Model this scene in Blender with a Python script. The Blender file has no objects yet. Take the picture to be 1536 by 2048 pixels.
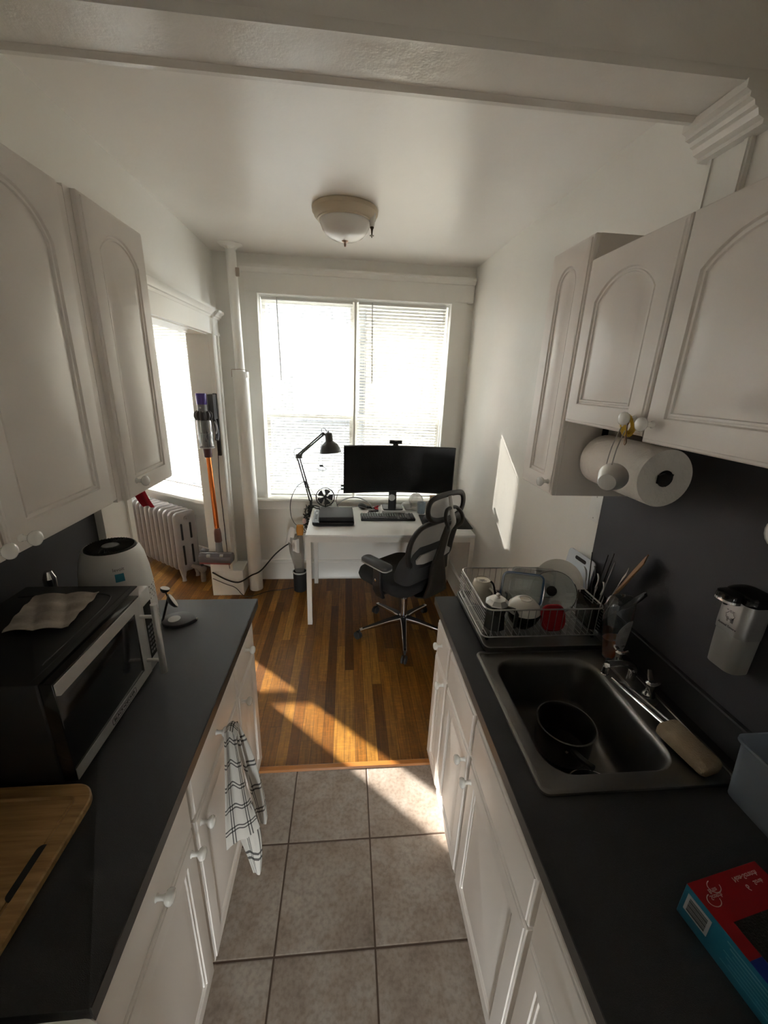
import bpy, bmesh, math, random
from mathutils import Vector, Matrix
random.seed(7)
PI = math.pi
SC = bpy.context.scene
COL = SC.collection
V3 = Vector

# ------------------------------------------------------------------ materials
MATS = {}
def mat(name, col, rough=.5, metal=0., bump=0., bscale=60., var=0., vscale=6., spec=.5, trans=0., ior=1.45, coat=0., alpha=1., stretch=None, sheen=0.):
    if name in MATS: return MATS[name]
    m = bpy.data.materials.new(name); m.use_nodes = True
    nt = m.node_tree; b = nt.nodes['Principled BSDF']
    b.inputs['Base Color'].default_value = (*col, 1); b.inputs['Roughness'].default_value = rough
    b.inputs['Metallic'].default_value = metal; b.inputs['Specular IOR Level'].default_value = spec
    b.inputs['IOR'].default_value = ior
    b.inputs['Transmission Weight'].default_value = trans; b.inputs['Coat Weight'].default_value = coat
    b.inputs['Alpha'].default_value = alpha
    if sheen: b.inputs['Sheen Weight'].default_value = sheen
    tc = nt.nodes.new('ShaderNodeTexCoord'); mp = nt.nodes.new('ShaderNodeMapping')
    nt.links.new(tc.outputs['Object'], mp.inputs['Vector'])
    if stretch: mp.inputs['Scale'].default_value = stretch
    # small tonal variation everywhere: nothing real is one flat colour
    n = nt.nodes.new('ShaderNodeTexNoise'); n.inputs['Scale'].default_value = vscale; n.inputs['Detail'].default_value = 5
    nt.links.new(mp.outputs[0], n.inputs['Vector'])
    mx = nt.nodes.new('ShaderNodeMix'); mx.data_type = 'RGBA'
    v = max(var, .03)
    mx.inputs[6].default_value = (*[c * (1 - v) for c in col], 1); mx.inputs[7].default_value = (*[min(1, c * (1 + v)) for c in col], 1)
    nt.links.new(n.outputs[0], mx.inputs[0]); nt.links.new(mx.outputs[2], b.inputs['Base Color'])
    if bump:
        n2 = nt.nodes.new('ShaderNodeTexNoise'); n2.inputs['Scale'].default_value = bscale; n2.inputs['Detail'].default_value = 4
        nt.links.new(mp.outputs[0], n2.inputs['Vector'])
        bp = nt.nodes.new('ShaderNodeBump'); bp.inputs['Strength'].default_value = bump; bp.inputs['Distance'].default_value = .004
        nt.links.new(n2.outputs[0], bp.inputs['Height']); nt.links.new(bp.outputs[0], b.inputs['Normal'])
    MATS[name] = m
    return m

def thin_glass(name, tint=(1, 1, 1), refl=.06, rough=.02, body=0., bodycol=(.8, .8, .8)):
    """clear sheet: lets light straight through, reflects a little, may hold a milky share"""
    if name in MATS: return MATS[name]
    m = bpy.data.materials.new(name); m.use_nodes = True; nt = m.node_tree; nt.nodes.clear()
    out = nt.nodes.new('ShaderNodeOutputMaterial'); tr = nt.nodes.new('ShaderNodeBsdfTransparent'); gl = nt.nodes.new('ShaderNodeBsdfGlossy')
    tr.inputs[0].default_value = (*tint, 1); gl.inputs['Roughness'].default_value = rough
    fr = nt.nodes.new('ShaderNodeLayerWeight'); fr.inputs['Blend'].default_value = .35
    mr = nt.nodes.new('ShaderNodeMath'); mr.operation = 'MULTIPLY_ADD'; mr.inputs[1].default_value = .55; mr.inputs[2].default_value = refl
    mx = nt.nodes.new('ShaderNodeMixShader')
    nt.links.new(fr.outputs['Fresnel'], mr.inputs[0]); nt.links.new(mr.outputs[0], mx.inputs[0])
    last = tr.outputs[0]
    if body:
        df = nt.nodes.new('ShaderNodeBsdfDiffuse'); df.inputs[0].default_value = (*bodycol, 1)
        tl = nt.nodes.new('ShaderNodeBsdfTranslucent'); tl.inputs[0].default_value = (*bodycol, 1)
        a = nt.nodes.new('ShaderNodeMixShader'); a.inputs[0].default_value = .5
        nt.links.new(df.outputs[0], a.inputs[1]); nt.links.new(tl.outputs[0], a.inputs[2])
        c = nt.nodes.new('ShaderNodeMixShader'); c.inputs[0].default_value = body
        nt.links.new(tr.outputs[0], c.inputs[1]); nt.links.new(a.outputs[0], c.inputs[2]); last = c.outputs[0]
    nt.links.new(last, mx.inputs[1]); nt.links.new(gl.outputs[0], mx.inputs[2]); nt.links.new(mx.outputs[0], out.inputs[0])
    MATS[name] = m
    return m

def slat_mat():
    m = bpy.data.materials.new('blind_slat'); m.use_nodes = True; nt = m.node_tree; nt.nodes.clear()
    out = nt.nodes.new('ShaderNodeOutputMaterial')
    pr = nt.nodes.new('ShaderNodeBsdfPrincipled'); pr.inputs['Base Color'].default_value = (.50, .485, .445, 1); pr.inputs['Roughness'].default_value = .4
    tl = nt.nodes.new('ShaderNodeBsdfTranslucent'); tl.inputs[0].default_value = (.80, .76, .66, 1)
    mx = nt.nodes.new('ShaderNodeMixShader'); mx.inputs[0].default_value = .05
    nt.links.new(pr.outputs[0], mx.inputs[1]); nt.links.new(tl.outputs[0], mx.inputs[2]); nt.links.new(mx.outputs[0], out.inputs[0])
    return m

def nodes_of(name):
    m = bpy.data.materials.new(name); m.use_nodes = True
    return m, m.node_tree, m.node_tree.nodes['Principled BSDF']

def mth(nt, op, a, b=None):
    n = nt.nodes.new('ShaderNodeMath'); n.operation = op
    for i, x in enumerate((a, b)):
        if x is None: continue
        if isinstance(x, (int, float)): n.inputs[i].default_value = x
        else: nt.links.new(x, n.inputs[i])
    return n.outputs[0]

def ramp(nt, fac, stops):
    r = nt.nodes.new('ShaderNodeValToRGB')
    while len(r.color_ramp.elements) < len(stops): r.color_ramp.elements.new(.5)
    for e, (p, c) in zip(r.color_ramp.elements, stops): e.position = p; e.color = (*c, 1)
    nt.links.new(fac, r.inputs[0])
    return r.outputs[0]

def wood_floor_mat():
    m, nt, b = nodes_of('strip_oak_floor')
    tc = nt.nodes.new('ShaderNodeTexCoord'); sx = nt.nodes.new('ShaderNodeSeparateXYZ'); nt.links.new(tc.outputs['Object'], sx.inputs[0])
    W, L = .0572, 1.15
    col = mth(nt, 'FLOOR', mth(nt, 'DIVIDE', sx.outputs[0], W))
    wn = nt.nodes.new('ShaderNodeTexWhiteNoise'); wn.noise_dimensions = '1D'; nt.links.new(col, wn.inputs['W'])
    yy = mth(nt, 'ADD', mth(nt, 'DIVIDE', sx.outputs[1], L), mth(nt, 'MULTIPLY', wn.outputs[0], 5.3))
    row = mth(nt, 'FLOOR', yy)
    wn2 = nt.nodes.new('ShaderNodeTexWhiteNoise'); wn2.noise_dimensions = '2D'
    cb = nt.nodes.new('ShaderNodeCombineXYZ'); nt.links.new(col, cb.inputs[0]); nt.links.new(row, cb.inputs[1]); nt.links.new(cb.outputs[0], wn2.inputs['Vector'])
    base = ramp(nt, wn2.outputs[0], [(0, (.090, .034, .006)), (.35, (.165, .066, .010)), (.7, (.225, .100, .017)), (1, (.32, .158, .030))])
    # grain: noise drawn out along the strip, shifted per strip
    mp = nt.nodes.new('ShaderNodeMapping'); mp.inputs['Scale'].default_value = (90, 4.5, 1); nt.links.new(tc.outputs['Object'], mp.inputs[0])
    ad = nt.nodes.new('ShaderNodeVectorMath'); ad.operation = 'ADD'; nt.links.new(mp.outputs[0], ad.inputs[0])
    cb2 = nt.nodes.new('ShaderNodeCombineXYZ'); nt.links.new(mth(nt, 'MULTIPLY', wn2.outputs[0], 60), cb2.inputs[1]); nt.links.new(cb2.outputs[0], ad.inputs[1])
    gn = nt.nodes.new('ShaderNodeTexNoise'); gn.inputs['Scale'].default_value = 1; gn.inputs['Detail'].default_value = 6; gn.inputs['Roughness'].default_value = .65
    nt.links.new(ad.outputs[0], gn.inputs['Vector'])
    g = ramp(nt, gn.outputs[0], [(.3, (.50, .46, .42)), (.5, (.95, .95, .95)), (.72, (1.3, 1.22, 1.1))])
    # flecks across the strip, as in quarter-sawn oak
    mp2 = nt.nodes.new('ShaderNodeMapping'); mp2.inputs['Scale'].default_value = (22, 75, 1); nt.links.new(tc.outputs['Object'], mp2.inputs[0])
    fn = nt.nodes.new('ShaderNodeTexNoise'); fn.inputs['Scale'].default_value = 1; fn.inputs['Detail'].default_value = 3; fn.inputs['Distortion'].default_value = .8; nt.links.new(mp2.outputs[0], fn.inputs['Vector'])
    f = ramp(nt, fn.outputs[0], [(.50, (.9, .9, .9)), (.64, (1.22, 1.16, 1.05))])
    def mul(a, c, fac=1.):
        x = nt.nodes.new('ShaderNodeMix'); x.data_type = 'RGBA'; x.blend_type = 'MULTIPLY'; x.inputs[0].default_value = fac
        nt.links.new(a, x.inputs[6]); nt.links.new(c, x.inputs[7]); return x.outputs[2]
    c = mul(mul(base, g), f, .8)
    fx = mth(nt, 'FRACT', mth(nt, 'DIVIDE', sx.outputs[0], W)); ex = mth(nt, 'MINIMUM', fx, mth(nt, 'SUBTRACT', 1., fx))
    fy = mth(nt, 'FRACT', yy); ey = mth(nt, 'MINIMUM', fy, mth(nt, 'SUBTRACT', 1., fy))
    gap = mth(nt, 'MINIMUM', mth(nt, 'MULTIPLY', ex, W), mth(nt, 'MULTIPLY', ey, L))
    gapm = mth(nt, 'LESS_THAN', gap, .0011)
    dk = nt.nodes.new('ShaderNodeMix'); dk.data_type = 'RGBA'; nt.links.new(mth(nt, 'MULTIPLY', gapm, .8), dk.inputs[0]); nt.links.new(c, dk.inputs[6]); dk.inputs[7].default_value = (.03, .012, .004, 1)
    nt.links.new(dk.outputs[2], b.inputs['Base Color'])
    wr = nt.nodes.new('ShaderNodeTexNoise'); wr.inputs['Scale'].default_value = 3; nt.links.new(tc.outputs['Object'], wr.inputs['Vector'])
    rg = nt.nodes.new('ShaderNodeMapRange'); rg.inputs[3].default_value = .22; rg.inputs[4].default_value = .48; nt.links.new(wr.outputs[0], rg.inputs[0]); nt.links.new(rg.outputs[0], b.inputs['Roughness']); b.inputs['Specular IOR Level'].default_value = .32
    bp = nt.nodes.new('ShaderNodeBump'); bp.inputs['Strength'].default_value = .25; bp.inputs['Distance'].default_value = .002
    nt.links.new(mth(nt, 'SUBTRACT', mth(nt, 'MULTIPLY', gn.outputs[0], .5), gapm), bp.inputs['Height']); nt.links.new(bp.outputs[0], b.inputs['Normal'])
    return m

def tile_floor_mat():
    m, nt, b = nodes_of('ceramic_floor_tile')
    tc = nt.nodes.new('ShaderNodeTexCoord'); sx = nt.nodes.new('ShaderNodeSeparateXYZ'); nt.links.new(tc.outputs['Object'], sx.inputs[0])
    PX, PY, OX, OY = .3345, .343, -.2255, 1.168
    ux = mth(nt, 'DIVIDE', mth(nt, 'SUBTRACT', sx.outputs[0], OX), PX); uy = mth(nt, 'DIVIDE', mth(nt, 'SUBTRACT', sx.outputs[1], OY), PY)
    def edge(u, P):
        f = mth(nt, 'FRACT', u); return mth(nt, 'MULTIPLY', mth(nt, 'MINIMUM', f, mth(nt, 'SUBTRACT', 1., f)), P)
    e = mth(nt, 'MINIMUM', edge(ux, PX), edge(uy, PY))
    grout = mth(nt, 'LESS_THAN', e, .0030)
    cb = nt.nodes.new('ShaderNodeCombineXYZ'); nt.links.new(mth(nt, 'FLOOR', ux), cb.inputs[0]); nt.links.new(mth(nt, 'FLOOR', uy), cb.inputs[1])
    wn = nt.nodes.new('ShaderNodeTexWhiteNoise'); wn.noise_dimensions = '2D'; nt.links.new(cb.outputs[0], wn.inputs['Vector'])
    ad = nt.nodes.new('ShaderNodeVectorMath'); ad.operation = 'MULTIPLY_ADD'; nt.links.new(wn.outputs['Color'], ad.inputs[0]); ad.inputs[1].default_value = (9, 9, 9); nt.links.new(tc.outputs['Object'], ad.inputs[2])
    n1 = nt.nodes.new('ShaderNodeTexNoise'); n1.inputs['Scale'].default_value = 6; n1.inputs['Detail'].default_value = 8; n1.inputs['Roughness'].default_value = .68; nt.links.new(ad.outputs[0], n1.inputs['Vector'])
    n2 = nt.nodes.new('ShaderNodeTexNoise'); n2.inputs['Scale'].default_value = 70; n2.inputs['Detail'].default_value = 5; nt.links.new(ad.outputs[0], n2.inputs['Vector'])
    c1 = ramp(nt, n1.outputs[0], [(.3, (.24, .192, .158)), (.46, (.325, .268, .225)), (.60, (.375, .332, .295)), (.74, (.43, .365, .308))])
    c2 = ramp(nt, n2.outputs[0], [(.33, (.72, .70, .68)), (.55, (1, 1, 1)), (.7, (1.08, 1.07, 1.05))])
    x = nt.nodes.new('ShaderNodeMix'); x.data_type = 'RGBA'; x.blend_type = 'MULTIPLY'; x.inputs[0].default_value = .8; nt.links.new(c1, x.inputs[6]); nt.links.new(c2, x.inputs[7])
    gx = nt.nodes.new('ShaderNodeMix'); gx.data_type = 'RGBA'; nt.links.new(grout, gx.inputs[0]); nt.links.new(x.outputs[2], gx.inputs[6]); gx.inputs[7].default_value = (.085, .055, .04, 1)
    nt.links.new(gx.outputs[2], b.inputs['Base Color'])
    b.inputs['Roughness'].default_value = .45; b.inputs['Specular IOR Level'].default_value = .35
    sm = nt.nodes.new('ShaderNodeMapRange'); sm.interpolation_type = 'SMOOTHSTEP'; sm.inputs[1].default_value = .001; sm.inputs[2].default_value = .007; nt.links.new(e, sm.inputs[0])
    bp = nt.nodes.new('ShaderNodeBump'); bp.inputs['Strength'].default_value = .5; bp.inputs['Distance'].default_value = .004
    nt.links.new(mth(nt, 'ADD', sm.outputs[0], mth(nt, 'MULTIPLY', n1.outputs[0], .35)), bp.inputs['Height']); nt.links.new(bp.outputs[0], b.inputs['Normal'])
    return m

def plaid_mat():
    m, nt, b = nodes_of('plaid_towel')
    tc = nt.nodes.new('ShaderNodeTexCoord'); sx = nt.nodes.new('ShaderNodeSeparateXYZ'); nt.links.new(tc.outputs['UV'], sx.inputs[0])
    def lines(o, n):
        f = mth(nt, 'FRACT', mth(nt, 'MULTIPLY', o, n))
        a = mth(nt, 'MULTIPLY', mth(nt, 'GREATER_THAN', f, .40), mth(nt, 'LESS_THAN', f, .47))
        c = mth(nt, 'MULTIPLY', mth(nt, 'GREATER_THAN', f, .56), mth(nt, 'LESS_THAN', f, .63))
        return mth(nt, 'MAXIMUM', a, c)
    lx, ly = lines(sx.outputs[0], 1), lines(sx.outputs[1], 1)
    s = mth(nt, 'ADD', mth(nt, 'MULTIPLY', lx, .62), mth(nt, 'MULTIPLY', ly, .62))
    c = ramp(nt, s, [(0, (.62, .60, .56)), (.3, (.62, .60, .56)), (.6, (.10, .095, .09)), (1, (.012, .012, .012))])
    nt.links.new(c, b.inputs['Base Color']); b.inputs['Roughness'].default_value = .9
    n = nt.nodes.new('ShaderNodeTexNoise'); n.inputs['Scale'].default_value = 500; bp = nt.nodes.new('ShaderNodeBump'); bp.inputs['Strength'].default_value = .25; bp.inputs['Distance'].default_value = .002
    nt.links.new(n.outputs[0], bp.inputs['Height']); nt.links.new(bp.outputs[0], b.inputs['Normal'])
    return m

def bamboo_mat():
    m, nt, b = nodes_of('bamboo_board')
    tc = nt.nodes.new('ShaderNodeTexCoord'); mp = nt.nodes.new('ShaderNodeMapping'); mp.inputs['Scale'].default_value = (4, 60, 40); nt.links.new(tc.outputs['Object'], mp.inputs[0])
    n = nt.nodes.new('ShaderNodeTexNoise'); n.inputs['Scale'].default_value = 2; n.inputs['Detail'].default_value = 5; nt.links.new(mp.outputs[0], n.inputs['Vector'])
    nt.links.new(ramp(nt, n.outputs[0], [(.3, (.27, .145, .055)), (.55, (.40, .235, .095)), (.75, (.47, .285, .125))]), b.inputs['Base Color'])
    b.inputs['Roughness'].default_value = .5
    return m

def paint(name, col, rough, bump=.25):
    """old gloss paint: slow ripples, brush marks and a few chips"""
    m, nt, b = nodes_of(name); MATS[name] = m
    tc = nt.nodes.new('ShaderNodeTexCoord')
    n1 = nt.nodes.new('ShaderNodeTexNoise'); n1.inputs['Scale'].default_value = 7; n1.inputs['Detail'].default_value = 3; nt.links.new(tc.outputs['Object'], n1.inputs['Vector'])
    n2 = nt.nodes.new('ShaderNodeTexNoise'); n2.inputs['Scale'].default_value = 130; n2.inputs['Detail'].default_value = 3; nt.links.new(tc.outputs['Object'], n2.inputs['Vector'])
    h = mth(nt, 'ADD', n1.outputs[0], mth(nt, 'MULTIPLY', n2.outputs[0], .08))
    bp = nt.nodes.new('ShaderNodeBump'); bp.inputs['Strength'].default_value = bump; bp.inputs['Distance'].default_value = .02
    nt.links.new(h, bp.inputs['Height']); nt.links.new(bp.outputs[0], b.inputs['Normal'])
    n3 = nt.nodes.new('ShaderNodeTexNoise'); n3.inputs['Scale'].default_value = 2.2; n3.inputs['Detail'].default_value = 4; nt.links.new(tc.outputs['Object'], n3.inputs['Vector'])
    nt.links.new(ramp(nt, n3.outputs[0], [(.3, tuple(c * .96 for c in col)), (.7, col)]), b.inputs['Base Color'])
    b.inputs['Roughness'].default_value = rough
    return m

WALL = paint('wall_paint', (.85, .835, .79), .42, .12)
CEIL = paint('ceiling_paint', (.86, .83, .79), .30, .14)
TRIM = paint('trim_paint', (.86, .85, .81), .33, .12)
BEAMP = paint('beam_paint', (.84, .81, .765), .24, .35)
CAB = mat('cabinet_thermofoil', (.80, .755, .712), .34)
KNOB = mat('white_porcelain', (.85, .84, .81), .12, coat=.5)
LAM = mat('black_laminate', (.026, .026, .029), .48, bump=.25, bscale=900, var=.35, vscale=500)
EDGE = mat('laminate_edge', (.055, .052, .05), .35)
PANEL = mat('charcoal_panel', (.040, .040, .046), .55, bump=.1, bscale=400, var=.1, vscale=200)
STEEL = mat('brushed_steel', (.70, .69, .67), .40, .75, var=.08, vscale=40, stretch=(1, 30, 1))
SINKST = mat('sink_steel', (.23, .225, .215), .38, 1., var=.06, vscale=60)
CHROME = mat('chrome', (.75, .75, .76), .10, 1.)
WIRE = mat('steel_wire', (.50, .49, .48), .28, 1.)
BLK = mat('black_plastic', (.018, .018, .019), .42)
BLKG = mat('black_gloss', (.008, .008, .010), .09)
BLKM = mat('black_matte', (.016, .016, .017), .75)
BLKMET = mat('black_metal', (.012, .012, .012), .35, 0., coat=.3)
RUB = mat('dark_rubber', (.03, .03, .03), .6)
GREYP = mat('grey_plastic', (.16, .16, .165), .4)
DGREY = mat('dark_grey_plastic', (.055, .055, .06), .45)
LGREY = mat('light_grey_plastic', (.42, .42, .42), .4)
WHITE = mat('white_plastic', (.78, .78, .76), .3)
CERW = mat('white_ceramic', (.80, .78, .73), .15, coat=.4)
CREAM = mat('cream_ceramic', (.72, .68, .58), .2, coat=.3)
DESKW = mat('white_laminate', (.80, .80, .79), .28)
DESKM = mat('white_powdercoat', (.76, .74, .70), .4)
RADP = mat('radiator_paint', (.27, .245, .24), .38, bump=.12, bscale=70)
COPPER = mat('copper_anodised', (.70, .20, .05), .22, 1.)
PURPLE = mat('purple_filter', (.055, .03, .19), .3)
SCREEN = mat('screen', (.006, .006, .007), .22)
CLEAR = thin_glass('clear_glass', (.90, .94, .95), .15, .03, .05, (.7, .75, .76))
PANE = thin_glass('window_glass', (.97, .98, .98), .04)
MILKY = thin_glass('milky_plastic', (.74, .80, .86), .06, .25, .42, (.62, .70, .78))
FROST = thin_glass('frosted_plastic', (.7, .7, .7), .04, .3, .72, (.60, .60, .57))
BAGM = thin_glass('clear_bag', (.86, .84, .82), .07, .15, .30, (.7, .68, .65))
PAPERT = mat('paper_towel_tissue', (.80, .77, .72), .95, bump=1., bscale=55, var=.05)
PAPER = mat('creased_paper', (.44, .395, .34), .9, bump=.8, bscale=45, var=.35, vscale=26)
WOODSP = mat('spatula_wood', (.36, .20, .10), .6, var=.25, vscale=20, stretch=(8, 8, 1))
BAMBOO = bamboo_mat()
RED = mat('red_silicone', (.42, .012, .02), .4)
YEL = mat('yellow_band', (.62, .40, .03), .5)
SPONGE = mat('sponge_cloth', (.42, .33, .225), .95, bump=.8, bscale=220, var=.12, vscale=60)
TEAL = mat('teal_card', (.018, .17, .26), .35)
REDC = mat('red_card', (.30, .012, .016), .35)
BLUEC = mat('blue_card', (.012, .03, .20), .35)
DKCARD = mat('sponge_black', (.012, .011, .010), .9, bump=.7, bscale=300)
BLUEG = mat('blue_gasket', (.03, .09, .20), .5)
AMBER = thin_glass('amber_soap', (.80, .20, .03), .08, .05, .55, (.62, .13, .015))
BEIGEL = mat('lamp_beige_metal', (.58, .49, .36), .42)
OPAL = mat('opal_glass', (.74, .72, .68), .22, coat=.3)
BRONZE = mat('bronze', (.10, .075, .05), .35, .8)
BRASS = mat('finial_metal', (.42, .30, .24), .3, .9)
MESHF = thin_glass('chair_mesh', (.42, .46, .46), .02, .6, .45, (.05, .055, .06))
FABRIC = mat('black_fabric', (.020, .020, .021), .95, bump=.5, bscale=300)
CHARC = mat('charcoal_cloth', (.045, .046, .048), .95, bump=.5, bscale=200)
STICK = mat('blue_sticker', (.03, .24, .36), .4)
INK = mat('dark_ink', (.03, .03, .03), .6)
LINK = mat('light_ink', (.55, .45, .42), .6)
PLAID = plaid_mat()
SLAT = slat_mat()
TILE = tile_floor_mat()
OAK = wood_floor_mat()
THRESH = mat('oak_threshold', (.40, .155, .035), .3, var=.2, vscale=12, stretch=(1, 12, 12))
ORANGE = mat('orange_wrapper', (.62, .27, .04), .5)
EXTW = mat('stucco_tan_shaded', (.030, .025, .017), .9, bump=.3, bscale=20)  # tan darkened so the wall reads as deep shade
EXTG = mat('stucco_grey_shaded', (.018, .0185, .019), .9, bump=.3, bscale=20)  # near-black: the exterior's deep shade is put into the colour
EXTB = mat('brick_far', (.30, .20, .16), .9, bump=.3, bscale=20)
GRND = mat('asphalt', (.20, .20, .20), .9)
WHBOX = mat('white_card', (.70, .70, .68), .6)
CARD = mat('cardboard', (.45, .30, .16), .8)

# ------------------------------------------------------------------ mesh building
def rrect(w, h, r, n=5, cx=0., cy=0.):
    r = max(1e-5, min(r, w / 2 - 1e-5, h / 2 - 1e-5)); pts = []
    for sx, sy, a0 in ((1, 1, 0), (-1, 1, PI / 2), (-1, -1, PI), (1, -1, 1.5 * PI)):
        for i in range(n + 1):
            a = a0 + PI / 2 * i / n
            pts.append((cx + sx * (w / 2 - r) + r * math.cos(a), cy + sy * (h / 2 - r) + r * math.sin(a)))
    return pts

def circ(r, n=24, a0=0.):
    return [(r * math.cos(a0 + 2 * PI * i / n), r * math.sin(a0 + 2 * PI * i / n)) for i in range(n)]

def spline(pts, n=8, closed=False):
    P = [V3(p) for p in pts]; out = []; k = len(P)
    for i in range(k if closed else k - 1):
        g = (lambda j: P[j % k]) if closed else (lambda j: P[max(0, min(k - 1, j))])
        a, b, c, d = g(i - 1), g(i), g(i + 1), g(i + 2)
        for j in range(n):
            t = j / n
            out.append(.5 * ((2 * b) + (-a + c) * t + (2 * a - 5 * b + 4 * c - d) * t * t + (-a + 3 * b - 3 * c + d) * t ** 3))
    if not closed: out.append(P[-1])
    return out

def basis(z, x=None):
    z = V3(z).normalized()
    if x is None: x = V3((1, 0, 0)) if abs(z.x) < .9 else V3((0, 1, 0))
    y = z.cross(V3(x)).normalized(); x = y.cross(z)
    return x, y, z

def frame(o, z, x=None):
    x, y, z = basis(z, x)
    return Matrix(((x.x, y.x, z.x, o[0]), (x.y, y.y, z.y, o[1]), (x.z, y.z, z.z, o[2]), (0, 0, 0, 1)))

class MB:
    def __init__(s): s.bm = bmesh.new(); s.mi = 0; s.M = Matrix(); s.uvs = (1, 1)
    def v(s, p): return s.bm.verts.new(s.M @ V3(p))
    def f(s, vs):
        try: fc = s.bm.faces.new(vs); fc.material_index = s.mi; return fc
        except ValueError: return None
    def at(s, M): s.M = M; return s
    def loft(s, rings, cap0=True, cap1=True, closed=True, loop=False):
        R = [[s.v(p) for p in r] for r in rings]; n = len(R[0])
        for a, b in list(zip(R, R[1:])) + ([(R[-1], R[0])] if loop else []):
            for i in range(n if closed else n - 1):
                j = (i + 1) % n; s.f((a[i], a[j], b[j], b[i]))
        if cap0 and not loop: s.f(list(reversed(R[0])))
        if cap1 and not loop: s.f(R[-1])
        return s
    def box(s, x0, x1, y0, y1, z0, z1):
        return s.loft([[(x0, y0, z), (x1, y0, z), (x1, y1, z), (x0, y1, z)] for z in (z0, z1)])
    def rbox(s, c, d, r=.01, b=.003, n=4):
        """box with rounded vertical corners and softened top and bottom"""
        x, y, z = c; w, h, t = d
        def ring(ins, zz): return [(p[0], p[1], zz) for p in rrect(w - 2 * ins, h - 2 * ins, max(r - ins, .0004), n, x, y)]
        return s.loft([ring(b, z - t / 2), ring(b * .3, z - t / 2 + b * .3), ring(0, z - t / 2 + b), ring(0, z + t / 2 - b), ring(b * .3, z + t / 2 - b * .3), ring(b, z + t / 2)])
    def prism(s, poly, d, cap=True):
        """poly: 3-D points; d: sweep vector"""
        d = V3(d); return s.loft([[V3(p) for p in poly], [V3(p) + d for p in poly]], cap, cap)
    def lathe(s, prof, n=28, c=(0, 0, 0), cap0=True, cap1=True):
        return s.loft([[(c[0] + r * math.cos(2 * PI * i / n), c[1] + r * math.sin(2 * PI * i / n), c[2] + z) for i in range(n)] for r, z in [(max(r, 1e-4), z) for r, z in prof]], cap0, cap1)
    def cyl(s, p0, p1, r0, r1=None, n=16):
        return s.tube([p0, p1], [r0, r0 if r1 is None else r1], n)
    def tube(s, path, r, n=8, closed=False, sy=1.):
        P = [V3(p) for p in path]; k = len(P)
        rs = r if isinstance(r, (list, tuple)) else [r] * k
        T = []
        for i in range(k):
            a = P[(i - 1) % k] if (closed or i) else P[i]; b = P[(i + 1) % k] if (closed or i < k - 1) else P[i]
            T.append((b - a).normalized() if (b - a).length > 1e-9 else V3((0, 0, 1)))
        x, y, _ = basis(T[0]); rings = []
        for i in range(k):
            x = (x - T[i] * x.dot(T[i])); x = x.normalized() if x.length > 1e-6 else basis(T[i])[0]; y = T[i].cross(x)
            rings.append([P[i] + (x * math.cos(2 * PI * j / n) + y * sy * math.sin(2 * PI * j / n)) * rs[i] for j in range(n)])
        return s.loft(rings, loop=closed)
    def ball(s, c, r, n=16, m=10, sc=(1, 1, 1)):
        return s.loft([[(c[0] + sc[0] * r * math.sin(t) * math.cos(2 * PI * i / n), c[1] + sc[1] * r * math.sin(t) * math.sin(2 * PI * i / n), c[2] - sc[2] * r * math.cos(t)) for i in range(n)] for t in [max(.02, min(PI - .02, PI * j / m)) for j in range(m + 1)]])
    def text(s, txt, size, M, ext=.0004, align='CENTER'):
        cu = bpy.data.curves.new('t', 'FONT'); cu.body = txt; cu.size = size; cu.extrude = ext; cu.align_x = align; cu.align_y = 'CENTER'; cu.resolution_u = 2
        ob = bpy.data.objects.new('t', cu); me = bpy.data.meshes.new_from_object(ob)
        vs = [s.bm.verts.new(s.M @ (M @ v.co)) for v in me.vertices]
        for p in me.polygons: s.f([vs[i] for i in p.vertices])
        bpy.data.objects.remove(ob); bpy.data.curves.remove(cu); bpy.data.meshes.remove(me)
        return s
    def sheet(s, fn, nu, nv, th=0.):
        """grid fn(u,v)->point with UVs; th thickens it along the normal"""
        uvl = s.bm.loops.layers.uv.verify()
        def make(off):
            g = []
            for j in range(nv + 1):
                row = []
                for i in range(nu + 1):
                    p = V3(fn(i / nu, j / nv))
                    if off:
                        e = 1e-3; u, w = i / nu, j / nv
                        du = V3(fn(min(1, u + e), w)) - V3(fn(max(0, u - e), w)); dv = V3(fn(u, min(1, w + e))) - V3(fn(u, max(0, w - e)))
                        nn = du.cross(dv); p = p + (nn.normalized() if nn.length > 1e-12 else V3((0, 0, 1))) * off
                    row.append(s.v(p))
                g.append(row)
            return g
        gs = [make(0)] + ([make(th)] if th else [])
        for gi, g in enumerate(gs):
            for j in range(nv):
                for i in range(nu):
                    ij = ((i, j), (i + 1, j), (i + 1, j + 1), (i, j + 1))
                    if gi: ij = ij[::-1]
                    fc = s.f([g[b][a] for a, b in ij])
                    if fc:
                        for l, (a, b) in zip(fc.loops, ij): l[uvl].uv = (a / nu * s.uvs[0], b / nv * s.uvs[1])
        if th:
            a, b = gs
            rim = [(i, 0) for i in range(nu)] + [(nu, j) for j in range(nv)] + [(i, nv) for i in range(nu, 0, -1)] + [(0, j) for j in range(nv, 0, -1)]
            for k in range(len(rim)):
                (i, j), (i2, j2) = rim[k], rim[(k + 1) % len(rim)]
                fc = s.f((a[j2][i2], a[j][i], b[j][i], b[j2][i2]))
                if fc:
                    for l, (p, q) in zip(fc.loops, ((i2, j2), (i, j), (i, j), (i2, j2))): l[uvl].uv = (p / nu * s.uvs[0], q / nv * s.uvs[1])
        return s
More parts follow.
